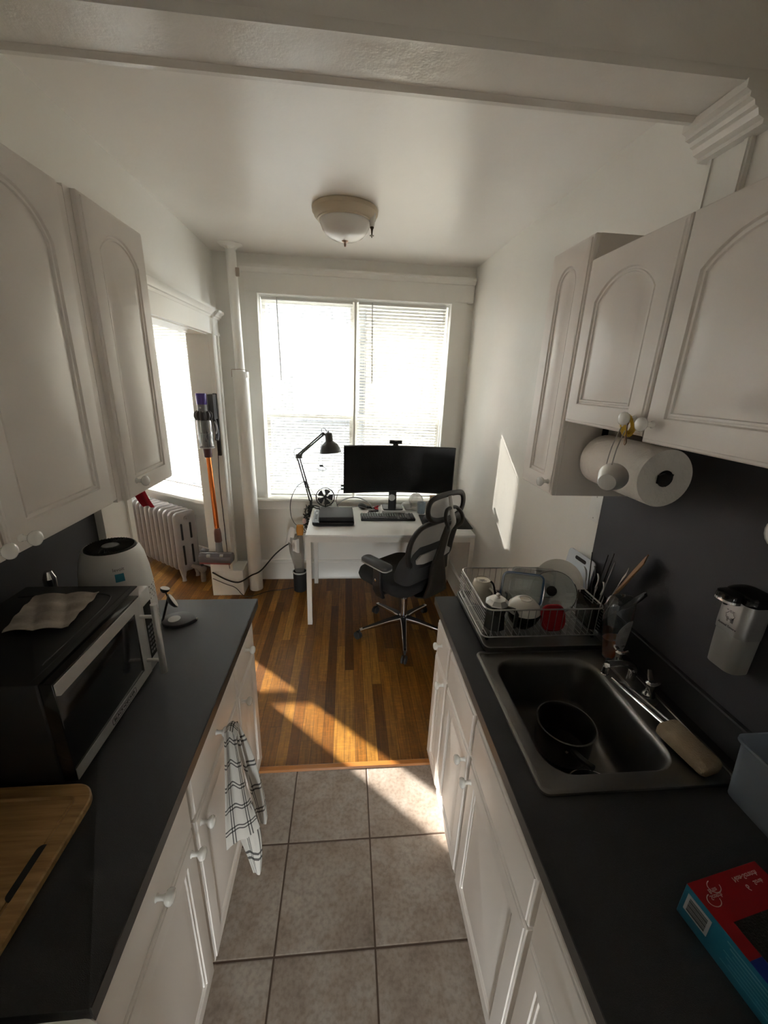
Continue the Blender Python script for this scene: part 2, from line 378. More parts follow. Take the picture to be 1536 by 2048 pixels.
    def build(s, name, mats, parent=None, loc=None, local=False, angle=35, recalc=True):
        if not isinstance(mats, (list, tuple)): mats = [mats]
        if recalc: bmesh.ops.recalc_face_normals(s.bm, faces=s.bm.faces)
        me = bpy.data.meshes.new(name)
        if not local:
            if parent is not None: s.bm.transform(WM[parent.name].inverted())
            elif loc is not None: s.bm.transform(Matrix.Translation(-V3(loc)))
        s.bm.to_mesh(me); s.bm.free()
        for m in mats: me.materials.append(m)
        for p in me.polygons: p.use_smooth = True
        me.set_sharp_from_angle(angle=math.radians(angle))
        o = bpy.data.objects.new(name, me); COL.objects.link(o)
        if parent is not None: o.parent = parent; WM[o.name] = WM[parent.name]
        elif loc is not None and not local: o.location = loc
        if parent is None: WM[o.name] = Matrix.Translation(o.location)
        return o

WM = {}
def tag(o, label, cat, group=None, kind=None):
    o['label'] = label; o['category'] = cat
    if group: o['group'] = group
    if kind: o['kind'] = kind
    return o
def thing(name, label, cat, loc=(0, 0, 0), rz=0., group=None):
    o = bpy.data.objects.new(name, None); o.empty_display_size = .05; COL.objects.link(o)
    o.location = loc; o.rotation_euler = (0, 0, rz)
    WM[o.name] = Matrix.Translation(V3(loc)) @ Matrix.Rotation(rz, 4, 'Z')
    return tag(o, label, cat, group)
def struct(name, mb, m, parent=None, **k):
    o = mb.build(name, m, parent, **k)
    if parent is None: o['kind'] = 'structure'
    return o
# ================================================================== the setting
def WX(y): return 1.055 - .0158 * y          # right wall, very slightly out of true
CZ = 2.675; FY = 3.5
def bx(*a): return MB().box(*a)

struct('floor_tile', bx(-1.13, 1.2, -1.4, 1.492, -.05, 0), TILE)
BAYP = [(-4.2, 1.492), (1.2, 1.492), (1.2, 3.64), (-1.10, 3.64), (-1.16, 3.80), (-2.22, 4.46), (-4.2, 4.46)]
struct('floor_wood', MB().prism([(x, y, -.051) for x, y in BAYP], (0, 0, .05)), OAK)
struct('floor_side', bx(-4.2, -1.13, .4, 1.492, -.051, -.001), OAK)
t = MB().prism([(-1.0, 1.488, 0), (-1.0, 1.494, .008), (-1.0, 1.516, .008), (-1.0, 1.524, 0)], (2.04, 0, 0)); struct('trim_1', t, THRESH)
struct('ceiling', MB().prism([(x, 1.2 if y == 1.492 else y, CZ) for x, y in BAYP], (0, 0, .1)), CEIL)
struct('ceiling_near', bx(-1.2, 1.2, -1.4, 1.2, 2.86, 2.96), CEIL)
# walls
w = MB().prism([(WX(-1.4), -1.4, 0), (WX(3.66), 3.66, 0), (1.25, 3.66, 0), (1.25, -1.4, 0)], (0, 0, 2.96)); struct('wall_right', w, WALL)
DY0, DY1, DZ = 1.82, 3.2, 2.09
RWX0, RWX1, RWZ0, RWZ1 = -.13, .17, .15, .85
w = MB(); w.box(-1.13, -1.0, -1.4, DY0, 0, 2.96); w.box(-1.13, -1.0, DY1, 3.66, 0, CZ + .05); w.box(-1.13, -1.0, DY0, DY1, DZ, CZ + .05); struct('wall_left', w, WALL)
w = MB(); w.box(-1.2, RWX0, -1.5, -1.4, 0, 2.96); w.box(RWX1, 1.25, -1.5, -1.4, 0, 2.96); w.box(RWX0, RWX1, -1.5, -1.4, 0, RWZ0); w.box(RWX0, RWX1, -1.5, -1.4, RWZ1, 2.96); struct('wall_back', w, WALL)
o = MB(); o.box(RWX0, RWX0 + .03, -1.47, -1.42, RWZ0, RWZ1); o.box(RWX1 - .03, RWX1, -1.47, -1.42, RWZ0, RWZ1); o.box(RWX0, RWX1, -1.47, -1.42, (RWZ0 + RWZ1) / 2 - .015, (RWZ0 + RWZ1) / 2 + .015); o = struct('added_rear_window', o, TRIM)  # unseen window added behind the camera to light floor and base cupboards
struct('pane', MB().box(RWX0 + .02, RWX1 - .02, -1.448, -1.444, RWZ0, RWZ1), PANE, o)
struct('exterior_rear_ground', bx(-12, 12, -30, -1.5, -.6, -.5), mat('rear_ground', (.05, .045, .04), .9))
# far wall round the window opening
X0, X1, Z0, Z1 = -.690, .822, .80, 2.415
w = MB(); w.box(-1.13, X0, FY, 3.66, 0, CZ); w.box(X1, 1.25, FY, 3.66, 0, CZ); w.box(X0, X1, FY, 3.66, 0, Z0 - .02); w.box(X0, X1, FY, 3.66, Z1, CZ)
struct('wall_far', w, WALL)
# dropped beam that closes off the kitchen
BY0, BY1, BZ = 1.150, 1.315, 2.53
b = MB(); b.box(-1.0, WX(1.2), BY0, BY1 - .02, BZ, 2.95)
b.prism([(-1.0, BY1 - .022, BZ - .001), (-1.0, BY1 - .022, BZ + .02), (-1.0, BY1 + .012, BZ + .02), (-1.0, BY1 + .016, BZ + .004), (-1.0, BY1 + .004, BZ - .010), (-1.0, BY1 - .010, BZ - .010)], (1.0 + WX(1.2), 0, 0))
b.prism([(-1.0, BY0, BZ - .0005), (-1.0, BY0 + .022, BZ - .0005), (-1.0, BY0 + .02, BZ - .004), (-1.0, BY0 - .002, BZ - .004), (-1.0, BY0 - .004, BZ + .01), (-1.0, BY0, BZ + .02)], (1.0 + WX(1.2), 0, 0))
struct('beam', b, BEAMP)
# stepped capital and flat pilaster under the beam's right end
xw = WX(1.2)
prof = [(0, .032), (-.112, .032), (-.112, .014), (-.098, .008), (-.098, -.002), (-.084, -.006), (-.080, -.016), (-.070, -.020), (-.064, -.034), (-.048, -.040), (-.048, -.050), (0, -.050)]
c = MB().prism([(xw + px + .012, 1.142, BZ + pz - .034) for px, pz in prof], (0, .196, 0)); struct('trim_2', c, BEAMP)
c = MB().box(xw - .012, xw + .01, 1.19, 1.325, 0, BZ - .06); c.box(xw - .017, xw - .010, 1.196, 1.208, 2.0, BZ - .07); c.box(xw - .017, xw - .010, 1.306, 1.320, 2.0, BZ - .07); struct('trim_3', c, WALL)
# main window trim
tw = MB()
tw.box(X0 - .085, X0 + .004, FY - .028, FY + .01, Z0, Z1 + .015); tw.box(X0 - .018, X0 + .006, FY - .036, FY, Z0, Z1 + .012)
struct('trim_4', tw, TRIM)
tw = MB(); tw.box(X1 - .004, X1 + .118, FY - .028, FY + .01, Z0, Z1 + .015); tw.box(X1 - .006, X1 + .016, FY - .036, FY, Z0, Z1 + .012); struct('trim_5', tw, TRIM)
tw = MB(); tw.box(X0 - .085, .985, FY - .032, FY + .01, Z1 + .008, 2.555)
tw.prism([(X0 - .105, FY, 2.545), (X0 - .105, FY - .045, 2.545), (X0 - .105, FY - .055, 2.560), (X0 - .105, FY - .068, 2.572), (X0 - .105, FY - .068, 2.590), (X0 - .105, FY, 2.590)], (.99 - X0 + .105, 0, 0))
tw.box(X0, X1, FY - .036, FY, Z1 - .006, Z1 + .018)
struct('trim_6', tw, TRIM)
tw = MB(); tw.prism([(X0 - .11, FY + .16, .775), (X0 - .11, FY - .06, .775), (X0 - .11, FY - .066, .782), (X0 - .11, FY - .066, .794), (X0 - .11, FY - .06, .80), (X0 - .11, FY + .16, .80)], (.97 - X0 + .11 + .03, 0, 0))
tw.box(X0 - .085, .985, FY - .024, FY + .01, .695, .775); tw.box(X0 - .085, .985, FY - .03, FY, .688, .700)
struct('trim_7', tw, TRIM)

def window(name, M, w, z0, z1, meet, blinds=True, mull=None):
    """double-hung window; M maps (along, out, z) to the world; w width"""
    o = bpy.data.objects.new(name, None); COL.objects.link(o); o['kind'] = 'structure'; WM[o.name] = Matrix()
    fr = MB().at(M); fr.box(0, .012, 0, .10, z0, z1); fr.box(w - .012, w, 0, .10, z0, z1); fr.box(.012, w - .012, 0, .10, z1 - .02, z1); fr.box(.012, w - .012, 0, .10, z0, z0 + .02)
    struct('window_frame', fr, TRIM, o)
    for k, (a, b_, d) in enumerate(((z0 + .02, meet + .016, .030), (meet - .016, z1 - .02, .058))):
        s = MB().at(M); s.box(.012, .040, d, d + .024, a, b_); s.box(w - .040, w - .012, d, d + .024, a, b_); s.box(.040, w - .040, d, d + .024, a, a + .035); s.box(.040, w - .040, d, d + .024, b_ - .032, b_)
        sh = struct('sash', s, TRIM, o)
        g = MB().at(M); g.box(.040, w - .040, d + .010, d + .014, a + .035, b_ - .032); struct('pane', g, PANE, sh)
    return o
MAIN = lambda x: Matrix(((1, 0, 0, x), (0, 1, 0, FY + .05), (0, 0, 1, 0), (0, 0, 0, 1)))
XM = .062
window('window_1', MAIN(X0), XM - X0, Z0, Z1, 1.50)
window('window_2', MAIN(XM), X1 - XM, Z0, Z1, 1.50)
tw = MB().box(XM - .008, XM + .008, FY + .012, FY + .06, Z0, Z1); struct('trim_8', tw, TRIM)

def blind(M, w, zt, zb, tilt, label, wand=None, gaps=(), bow=.0, pitch=.0237, droop=0.):
    """venetian blind hanging in the opening; M maps (along, depth, z)"""
    o = M @ V3((w / 2, 0, zt)); root = thing('venetian_blind', label, 'window blind', o, 0)
    h = MB().at(M); h.rbox((w / 2, 0, zt - .0125), (w - .006, .026, .025), .002, .002); h.build('headrail', WHITE, root)
    sl = MB().at(M); wd = .0125; n = int((zt - .045 - zb) / pitch)
    rnd = random.Random(int(w * 1e4))
    for i in range(n):
        z = zt - .042 - i * pitch; a = tilt + rnd.uniform(-.018, .018)
        xs = [0.004, w - .004]
        for (ga, gb, gx) in gaps:
            if ga <= i <= gb: xs[0] = gx
        rings = []
        for x in (xs[0], xs[0] + (xs[1] - xs[0]) * .33, xs[0] + (xs[1] - xs[0]) * .67, xs[1]):
            jz = rnd.uniform(-.0012, .0012) + droop * math.sin(PI * x / w)
            rings.append([(x, math.cos(a) * u * wd - math.sin(a) * (.0022 * (1 - u * u)), z + jz + math.sin(a) * u * wd + math.cos(a) * .0022 * (1 - u * u)) for u in (-1, -.5, 0, .5, 1)])
        sl.loft(rings, False, False, closed=False)
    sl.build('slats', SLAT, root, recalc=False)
    br = MB().at(M); br.rbox((w / 2, 0, zb - .004), (w - .01, .026, .012), .002, .002); br.build('bottom_rail', WHITE, root)
    c = MB().at(M)
    for fx in (.085, .20, .77, .93) if w > .6 else (.12, .88):
        for d in (-.013, .013): c.tube([(fx * w, d, zt - .02), (fx * w, d, zb)], .0007, 5)
    c.build('ladder_cords', WHITE, root)
    if wand:
        ww = MB().at(M); ww.tube([(wand[0], -.022, zt - .01), (wand[0], -.026, zt - .05), (wand[0] + .012, -.026, wand[1])], .0042, 7); ww.build('tilt_wand', LGREY, root)
    return root
BM = lambda x: Matrix(((1, 0, 0, x), (0, 1, 0, FY + .030), (0, 0, 1, 0), (0, 0, 0, 1)))
TI = math.radians(5)     # inner edge tipped down
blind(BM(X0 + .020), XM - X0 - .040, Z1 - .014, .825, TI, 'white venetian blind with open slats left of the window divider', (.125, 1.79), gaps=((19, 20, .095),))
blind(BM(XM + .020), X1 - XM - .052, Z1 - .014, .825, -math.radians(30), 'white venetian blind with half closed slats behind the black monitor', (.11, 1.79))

# baseboards
def bboard(name, p, q, n):
    p, q, n = V3(p), V3(q), V3(n); prof = [(0, 0), (.022, 0), (.022, .02), (.016, .03), (.016, .16), (.021, .165), (.021, .178), (.010, .192), (0, .192)]
    struct(name, MB().prism([p + n * a + V3((0, 0, b_)) for a, b_ in prof], q - p), TRIM)
bboard('baseboard_far', (-1.0, FY, 0), (WX(3.5), FY, 0), (0, -1, 0))
bboard('baseboard_right', (WX(1.57), 1.57, 0), (WX(3.5), 3.5, 0), (-1, 0, 0))
# doorway casing on the left wall
tw = MB(); tw.box(-1.01, -.972, 1.61, DY0 + .006, 0, DZ + .01); tw.box(-1.01, -.962, DY0 - .03, DY0 + .008, 0, DZ + .01); tw.box(-1.01, -.962, 1.60, 1.625, 0, DZ + .01); tw.box(-1.135, -.99, DY0 - .006, DY0 + .012, 0, DZ); struct('trim_9', tw, TRIM)
tw = MB(); tw.box(-1.01, -.972, DY1 - .006, 3.375, 0, DZ + .01); tw.box(-1.01, -.955, DY1 - .008, DY1 + .03, 0, DZ + .01); tw.box(-1.01, -.962, 3.345, 3.38, 0, DZ + .01); tw.box(-1.135, -.985, DY1 - .012, DY1 + .006, 0, DZ); struct('trim_10', tw, TRIM)
tw = MB(); tw.box(-1.01, -.965, 1.59, 3.39, DZ, 2.205); tw.box(-1.01, -.957, 1.59, 3.39, DZ - .004, DZ + .016)
tw.prism([(-1.0, 1.57, 2.195), (-.962, 1.57, 2.195), (-.955, 1.57, 2.208), (-.945, 1.57, 2.212), (-.940, 1.57, 2.226), (-.922, 1.57, 2.240), (-.922, 1.57, 2.254), (-1.0, 1.57, 2.262)], (0, 1.845, 0)); tw.box(-1.135, -.99, DY0, DY1, DZ - .01, DZ + .005)
struct('trim_11', tw, TRIM)
# boxed plinth round the foot of the door casing, edges broken
pl = MB(); rnd = random.Random(3)
ringp = rrect(.245, .19, .004, 1, -.998, 3.282)
def brk(z, j): return [(x + rnd.uniform(-j, j), y + rnd.uniform(-j, j), z + rnd.uniform(-j, j) * .8) for x, y in ringp]
pl.loft([brk(0.0, .004), brk(.02, .002), brk(.12, .0015), brk(.205, .001), brk(.235, .003)]); pl.box(-1.07, -1.066, 3.184, 3.19, 0, .22); struct('trim_12', pl, TRIM)

# side room: angled bay wall with its window, centre bay wall, closing walls
P0 = V3((-1.25, 3.72, 0)); D = V3((-.85, .53, 0)).normalized(); NO = V3((D.y, -D.x, 0))  # NO points outwards (+x,+y)
BAY = Matrix(((D.x, NO.x, 0, P0.x), (D.y, NO.y, 0, P0.y), (0, 0, 1, 0), (0, 0, 0, 1)))
s0, s1, bz0, bz1 = .022, .92, .70, 2.24
w = MB().at(BAY); w.box(-.22, s0, 0, .16, 0, CZ); w.box(s1, 1.16, 0, .16, 0, CZ); w.box(s0, s1, 0, .16, 0, bz0 - .02); w.box(s0, s1, 0, .16, bz1, CZ); struct('wall_bay', w, WALL)
tw = MB().at(BAY); tw.box(-.09, s0 + .004, -.022, .01, bz0, bz1 + .12); tw.box(s1 - .004, s1 + .09, -.022, .01, bz0, bz1 + .12); tw.box(-.09, s1 + .09, -.026, .01, bz1, bz1 + .12)
tw.box(-.11, s1 + .11, -.085, .15, bz0 - .024, bz0); tw.box(-.09, s1 + .09, -.022, .01, bz0 - .11, bz0 - .024); tw.box(-.10, s1 + .10, -.06, .0, bz0 - .04, bz0 - .024); struct('trim_13', tw, TRIM)
window('window_3', BAY @ Matrix.Translation((s0, .05, 0)), s1 - s0, bz0, bz1, 1.45)
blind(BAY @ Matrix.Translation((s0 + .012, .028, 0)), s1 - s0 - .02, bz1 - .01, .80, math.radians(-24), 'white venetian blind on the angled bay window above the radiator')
CE = P0 + D * 1.16
w0, w1 = -3.095, -2.70
W6a, W6b = -4.15, -3.22
w = MB(); yb = CE.y; w.box(w1, CE.x + .02, yb - .02, yb + .14, 0, CZ); w.box(W6b, w0, yb - .02, yb + .14, 0, CZ); w.box(-4.2, W6a, yb - .02, yb + .14, 0, CZ); w.box(W6a, W6b, yb - .02, yb + .14, 0, .75); w.box(W6a, W6b, yb - .02, yb + .14, 2.35, CZ); w.box(w0, w1, yb - .02, yb + .14, 0, 1.12); w.box(w0, w1, yb - .02, yb + .14, 2.20, CZ); struct('wall_bay_centre', w, WALL)
struct('window_4', MB().box(w0, w1, yb + .05, yb + .08, 1.545, 1.60), TRIM)
o = MB(); o.box(W6a, W6b, yb + .04, yb + .07, 1.53, 1.57); o.box(W6a, W6a + .03, yb + .04, yb + .07, .75, 2.35); o.box(W6b - .03, W6b, yb + .04, yb + .07, .75, 2.35); o = struct('added_side_window', o, TRIM)  # unseen window added so skylight reaches the kitchen through the doorway
struct('pane', MB().box(W6a + .02, W6b - .02, yb + .052, yb + .056, .75, 2.35), PANE, o)
struct('wall_side', bx(-4.3, -4.2, .3, 5.0, 0, CZ), WALL)
struct('wall_side_back', bx(-4.2, -1.13, 1.1, 1.25, 0, CZ + .1), WALL)
bb = MB().at(BAY).box(-.2, 1.1, -.02, .0, 0, .19); struct('baseboard_bay', bb, TRIM)

# outside: what the window looks on to, and unseen blockers added to shape the low sun
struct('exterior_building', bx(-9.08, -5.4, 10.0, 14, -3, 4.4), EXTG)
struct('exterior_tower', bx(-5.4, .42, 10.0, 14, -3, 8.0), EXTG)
struct('exterior_bright_patch', bx(-1.22, .20, 9.7, 10.0, .88, 2.95), mat('bright_patch_tone', (.036, .0355, .033), .9))  # added paler patch imitating the bright glow behind the left blind
struct('exterior_blocker_side', bx(-16, -9.08, 10.0, 10.15, -3, 6.1), EXTB)  # unseen, added to keep the sun out of the extra side-room opening
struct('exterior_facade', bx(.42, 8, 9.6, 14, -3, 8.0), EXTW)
struct('exterior_blocker_low', bx(-11.95, -9.9, 14.2, 18, -3, 1.51 + .65 * 10.665), EXTB)  # unseen mass whose top edge is set to trim the sun patch below
struct('exterior_blocker_top', bx(-3.0, 1.0, 5.52, 5.62, 3.48, 3.9), EXTG)  # unseen bar added to cut off the top of the sun patch
struct('exterior_blocker_left', bx(-3.36, -3.01, 5.9, 6.1, -3, 5), EXTG)  # unseen upright added to cut the sun beam's left side
struct('exterior_ground', bx(-40, 40, 3.9, 60, -3.1, -3), GRND)
# ================================================================== cabinets
def door_loops(w, h, ins_side, ins_bot, ins_top, rise, na=14):
    a = w / 2 - ins_side; zb = ins_bot; ap = h - ins_top
    def panel(d):
        A, B = a - d, zb + d
        if rise <= 0:
            top = [(A - 2 * A * i / na, ap - d) for i in range(na + 1)]
        else:
            R0 = (a * a + rise * rise) / (2 * rise); zc = ap - R0; R = max(R0 - d, A + 1e-5)
            th = math.asin(min(1, A / R)); top = [(R * math.sin(th * (1 - 2 * i / na)), zc + R * math.cos(th * (1 - 2 * i / na))) for i in range(na + 1)]
        return [(-A, B), (A, B)] + top
    xs = [p[0] / a for p in panel(0)[2:]]
    def rect(d):
        A = w / 2 - d
        return [(-A, d), (A, d)] + [(A * x, h - d) for x in xs]
    return rect, panel

def door_mb(O, U, N, w, h, ms=.055, mbm=.055, mt=.055, rise=0., t=.020, panel=True):
    """routed slab door: O lower corner (at the back plane) on the u=0 side, U along its width, N outwards"""
    O, U, N = V3(O), V3(U), V3(N); Zv = V3((0, 0, 1))
    rect, pan = door_loops(w, h, ms, mbm, mt, rise)
    P = lambda pts, n: [O + U * (p[0] + w / 2) + Zv * p[1] + N * n for p in pts]
    R = [P(rect(0), 0), P(rect(0), t - .0075), P(rect(.003), t - .0045), P(rect(.008), t - .0035), P(rect(.0095), t - .0005), P(rect(.0115), t)]
    if panel:
        for d, n in ((0, 0), (.003, -.0050), (.0065, -.0055), (.008, -.0026), (.0125, -.0026), (.0145, -.0068), (.0205, -.0068), (.038, -.0010)): R.append(P(pan(d), t + n))
    return MB().loft(R)

def knob(parent, p, N, name='knob', s=1.):
    M = frame(p, N)
    pr = [(.0085, 0), (.0085, .002), (.0062, .004), (.0058, .014), (.0075, .0185), (.0125, .021), (.0158, .0255), (.0165, .030), (.0150, .0345), (.0105, .0375), (.005, .0388), (.0003, .039)]
    return MB().at(M).lathe([(r * s, z * s) for r, z in pr], 20).build(name, KNOB, parent, angle=50)

def cabinet(name, label, cat, side, xb, xf, y0, y1, z0, z1, group, fronts, bare=(), kscale=1.):
    """side -1: left run facing +x, +1: right run facing -x.  fronts: (kind, y0, y1, z0, z1, rise, knob(y,z) or None)"""
    N = V3((-side, 0, 0)); U = V3((0, -side, 0))
    root = thing(name, label, cat, ((xb + xf) / 2, (y0 + y1) / 2, z0), 0, group)
    b = MB()
    if bare:      # open under the sink bowl: floor, sides and a face frame
        b.box(xf, xb, y0, y1, z0, .70); b.box(xf, xf + .02, y0, y1, .70, z1)
    else: b.box(min(xb, xf), max(xb, xf), y0, y1, z0, z1)
    b.build('body', CAB, root)
    for kind, a, c, za, zb, rise, kn in fronts:
        O = (xf, a if side < 0 else c, za)
        if kind == 'door':
            narrow = (c - a) < .31; m = .058 if not narrow else .062
            d = door_mb(O, U, N, c - a, zb - za, m, .058, .058 if rise else .055, rise).build('door', CAB, root, angle=28)
        else:
            d = door_mb(O, U, N, c - a, zb - za, panel=False).build('drawer', CAB, root, angle=28)
        if kn: knob(d, V3((xf, kn[0], kn[1])) + N * .0198, N, s=kscale)
    return root

# upper cabinets, left wall (doors face +x)
XL = -.69
cabinet('wall_cabinet', 'white arch-panel wall cabinet nearest the viewer above the microwave', 'cabinet', -1, -.999, XL, .40, 1.232, 1.447, 2.235, 'white wall cabinets',
        [('door', .42, .797, 1.45, 2.232, .085, (.768, 1.482)), ('door', .803, 1.186, 1.45, 2.232, .085, (.835, 1.482))])
cabinet('wall_cabinet', 'narrow white wall cabinet at the far end of the left run beside the doorway', 'cabinet', -1, -.999, XL, 1.234, 1.598, 1.437, 2.243, 'white wall cabinets',
        [('door', 1.262, 1.594, 1.435, 2.243, .055, (1.318, 1.485))])
# upper cabinets, right wall (doors face -x)
XR = .72
cabinet('wall_cabinet', 'tall narrow white wall cabinet hanging above the dish rack', 'cabinet', 1, 1.03, XR, 1.283, 1.535, 1.462, 2.243, 'white wall cabinets',
        [('door', 1.285, 1.530, 1.462, 2.243, .06, (1.312, 1.505))])
cabinet('wall_cabinet', 'short white two-door wall cabinet over the sink with the paper towel below', 'cabinet', 1, 1.03, XR, .515, 1.281, 1.712, 2.175, 'white wall cabinets',
        [('door', .921, 1.279, 1.714, 2.172, .062, (.948, 1.752)), ('door', .520, .915, 1.702, 2.172, .062, (.885, 1.745))])
cabinet('wall_cabinet', 'deep white cabinet at the right edge of the picture, only its round knob in view', 'cabinet', 1, 1.03, .577, .0, .412, 1.57, 2.175, 'white wall cabinets',
        [('door', .004, .410, 1.572, 2.172, .085, (.401, 1.664))], kscale=1.32)
# base cabinets, left
XBL = -.42
def base(label, side, xb, xf, y0, y1, fr): return cabinet('base_cabinet', label, 'cabinet', side, xb, xf, y0, y1, 0, .873, 'white base cabinets', fr, 'half of the sink' in label)
base('narrow white base cabinet with two knobs at the far end of the left counter', -1, -.999, XBL, 1.258, 1.552,
     [('drawer', 1.268, 1.548, .672, .838, 0, (1.408, .765)), ('door', 1.268, 1.548, .035, .660, 0, (1.305, .605))])
base('white base cabinet with the plaid towel hanging on its drawer knob', -1, -.999, XBL, .805, 1.256,
     [('drawer', .812, 1.250, .672, .838, 0, (1.022, .752)), ('door', .812, 1.250, .035, .660, 0, (.842, .618))])
base('white base cabinet at the near end of the left counter', -1, -.999, XBL, .384, .803,
     [('drawer', .390, .797, .672, .838, 0, (.600, .745)), ('door', .390, .797, .035, .660, 0, (.765, .612))])
# base cabinets, right
XBR = .437
base('narrow white base cabinet at the far end below the dish rack', 1, 1.03, XBR, 1.330, 1.552,
     [('drawer', 1.338, 1.548, .640, .800, 0, (1.445, .735)), ('door', 1.338, 1.548, .035, .628, 0, (1.37, .592))])
base('white base cabinet under the far half of the sink, sunlit at its foot', 1, 1.03, XBR, .992, 1.328,
     [('drawer', 1.000, 1.322, .640, .800, 0, None), ('door', 1.000, 1.322, .035, .628, 0, (1.030, .578))])
base('white base cabinet under the near half of the sink', 1, 1.03, XBR, .538, .990,
     [('drawer', .546, .985, .640, .800, 0, None), ('door', .546, .985, .035, .628, 0, (.955, .565))])
base('white base cabinet below the red and blue box, nearest on the right', 1, 1.03, XBR, .08, .536,
     [('drawer', .086, .530, .640, .800, 0, (.30, .735)), ('door', .086, .530, .035, .628, 0, None)])

# ------------------------------------------------------------------ worktops
CT = .91
def top_edge_mb(x0, x1, y0, y1): return MB().rbox(((x0 + x1) / 2, (y0 + y1) / 2, CT - .0185), (x1 - x0, y1 - y0, .037), .004, .002)
o = thing('worktop', 'black laminate worktop carrying the microwave', 'worktop', (-.69, .96, .873)); top_edge_mb(-.999, -.376, .374, 1.562).build('slab', LAM, o)
MB().box(-.3765, -.3745, .376, 1.560, .8745, .9085).build('front_edge', EDGE, o)
struct('trim_14', MB().box(-.999, -.985, .374, 1.562, CT, CT + .10), LAM)
# right worktop with the sink cut out
SX0, SX1, SY0, SY1 = .472, .962, .658, 1.158     # cut-out
o = thing('worktop', 'black laminate worktop holding the steel sink', 'worktop', (.71, .6, .873))
w = MB(); A = [(.398, -.30), (1.028, -.30), (1.028, 1.562), (.398, 1.562)]; B = [(SX0, SY0), (SX1, SY0), (SX1, SY1), (SX0, SY1)]
w.loft([[(x, y, z) for x, y in L] for L, z in ((A, .873), (A, CT), (B, CT), (B, .873))], False, False, loop=True); w.build('slab', LAM, o, angle=20)
MB().box(.3965, .3985, -.298, 1.560, .8745, .9085).build('front_edge', EDGE, o)
u = MB(); u.prism([(1.028, -.30, CT), (1.010, -.30, CT), (1.010, -.30, CT + .094), (1.013, -.30, CT + .098), (1.028, -.30, CT + .10)], (0, 1.862, 0)); struct('trim_15', u, LAM)
# dark panels behind the worktops
o = MB().box(-.999, -.992, .374, 1.60, CT + .10, 1.446).build('backsplash_panel', PANEL, loc=(-.996, 1, 1.0)); tag(o, 'charcoal backsplash panel behind the microwave', 'backsplash')
o = MB().prism([(1.024, .05, CT + .10), (1.024, 1.458, CT + .10), (1.024, 1.468, 1.47), (1.024, 1.281, 1.47), (1.024, 1.281, 1.711), (1.024, .05, 1.711)], (.0075, 0, 0)).build('backsplash_panel', PANEL, loc=(1.027, .8, 1.0)); tag(o, 'charcoal backsplash panel behind the sink', 'backsplash')
# white range beyond the near end of the left counter
o = thing('range', 'white range with a rounded top edge at the bottom left corner', 'stove', (-.67, .0, 0))
MB().rbox((-.675, -.01, .455), (.62, .738, .905), .012, .006).build('body', KNOB, o)
MB().rbox((-.668, -.01, .915), (.652, .745, .022), .03, .010, 6).build('cooktop', KNOB, o)
MB().rbox((-.357, -.01, .45), (.02, .68, .55), .004, .003).build('oven_door', KNOB, o)
hh = MB(); hh.tube([(-.348, -.3, .69), (-.315, -.3, .69), (-.315, .28, .69), (-.348, .28, .69)], .009, 8); hh.build('handle', STEEL, o)

# ------------------------------------------------------------------ sink
o = thing('kitchen_sink', 'single bowl stainless steel drop-in sink in the right worktop', 'sink', (.717, .908, .72))
RX, RY, RW, RH = .717, .908, .516, .522
bx0, bx1, by0, by1 = .505, .856, .694, 1.122
bcx, bcy, bw, bh = (bx0 + bx1) / 2, (by0 + by1) / 2, bx1 - bx0, by1 - by0
s = MB(); L = []
for w_, h_, r_, z_, cx, cy in ((RW, RH, .022, CT + .0005, RX, RY), (RW - .002, RH - .002, .022, CT + .006, RX, RY), (RW - .010, RH - .010, .020, CT + .008, RX, RY), (RW - .022, RH - .022, .018, CT + .0075, RX, RY), (RW - .026, RH - .026, .017, CT + .0045, RX, RY)):
    L.append([(x, y, z_) for x, y in rrect(w_, h_, r_, 8, cx, cy)])
for ins, z_, r_ in ((-.004, CT + .0045, .075), (.0, CT + .003, .072), (.005, CT - .004, .068), (.008, CT - .02, .066), (.022, CT - .15, .06), (.032, CT - .176, .055), (.055, CT - .186, .04), (.12, CT - .190, .03)):
    L.append([(x, y, z_) for x, y in rrect(bw - 2 * ins, bh - 2 * ins, r_, 8, bcx, bcy)])
s.loft(L, False, True); s.build('basin', SINKST, o, angle=50)
MB().lathe([(.042, 0), (.042, .002), (.034, .003), (.030, -.001), (.006, -.001)], 24, (bcx + .02, bcy, CT - .190)).build('drain', CHROME, o)
# faucet on the back ledge
o = thing('faucet', 'two handle chrome faucet at the back ledge of the sink', 'faucet', (.925, 1.0, CT + .0045))
MB().rbox((.925, 1.0, CT + .011), (.052, .215, .013), .024, .004, 8).build('base_plate', SINKST, o)
f = MB(); f.tube(spline([(.925, 1.0, CT + .016), (.925, 1.0, CT + .050), (.910, 1.0, CT + .068), (.870, .998, CT + .078), (.828, .994, CT + .080)], 6), [.013] * 8 + [.0115] * 17, 12); f.build('spout', CHROME, o)
MB().lathe([(.010, .03), (.0115, .026), (.0105, .002), (.012, 0), (.008, 0)], 16, (.826, .994, CT + .047)).build('aerator', CHROME, o)
for y, a in ((.925, .5), (1.076, -.4)):
    h = MB(); h.lathe([(.020, 0), (.017, .012), (.012, .022), (.013, .036), (.016, .046), (.010, .052)], 18, (.930, y, CT + .016))
    hb = h.build('handle', CHROME, o)
    wv = MB()
    for sg in (-1, 1): wv.tube([(.930, y, CT + .060), (.930 + .012 * sg * math.sin(a), y + .016 * sg, CT + .070), (.932 + .016 * sg * math.sin(a), y + .030 * sg, CT + .088)], [.008, .009, .006], 8, sy=.5)
    wv.build('wing', SINKST if y < 1 else CHROME, hb)
# ================================================================== things on the left worktop
Zc = CT
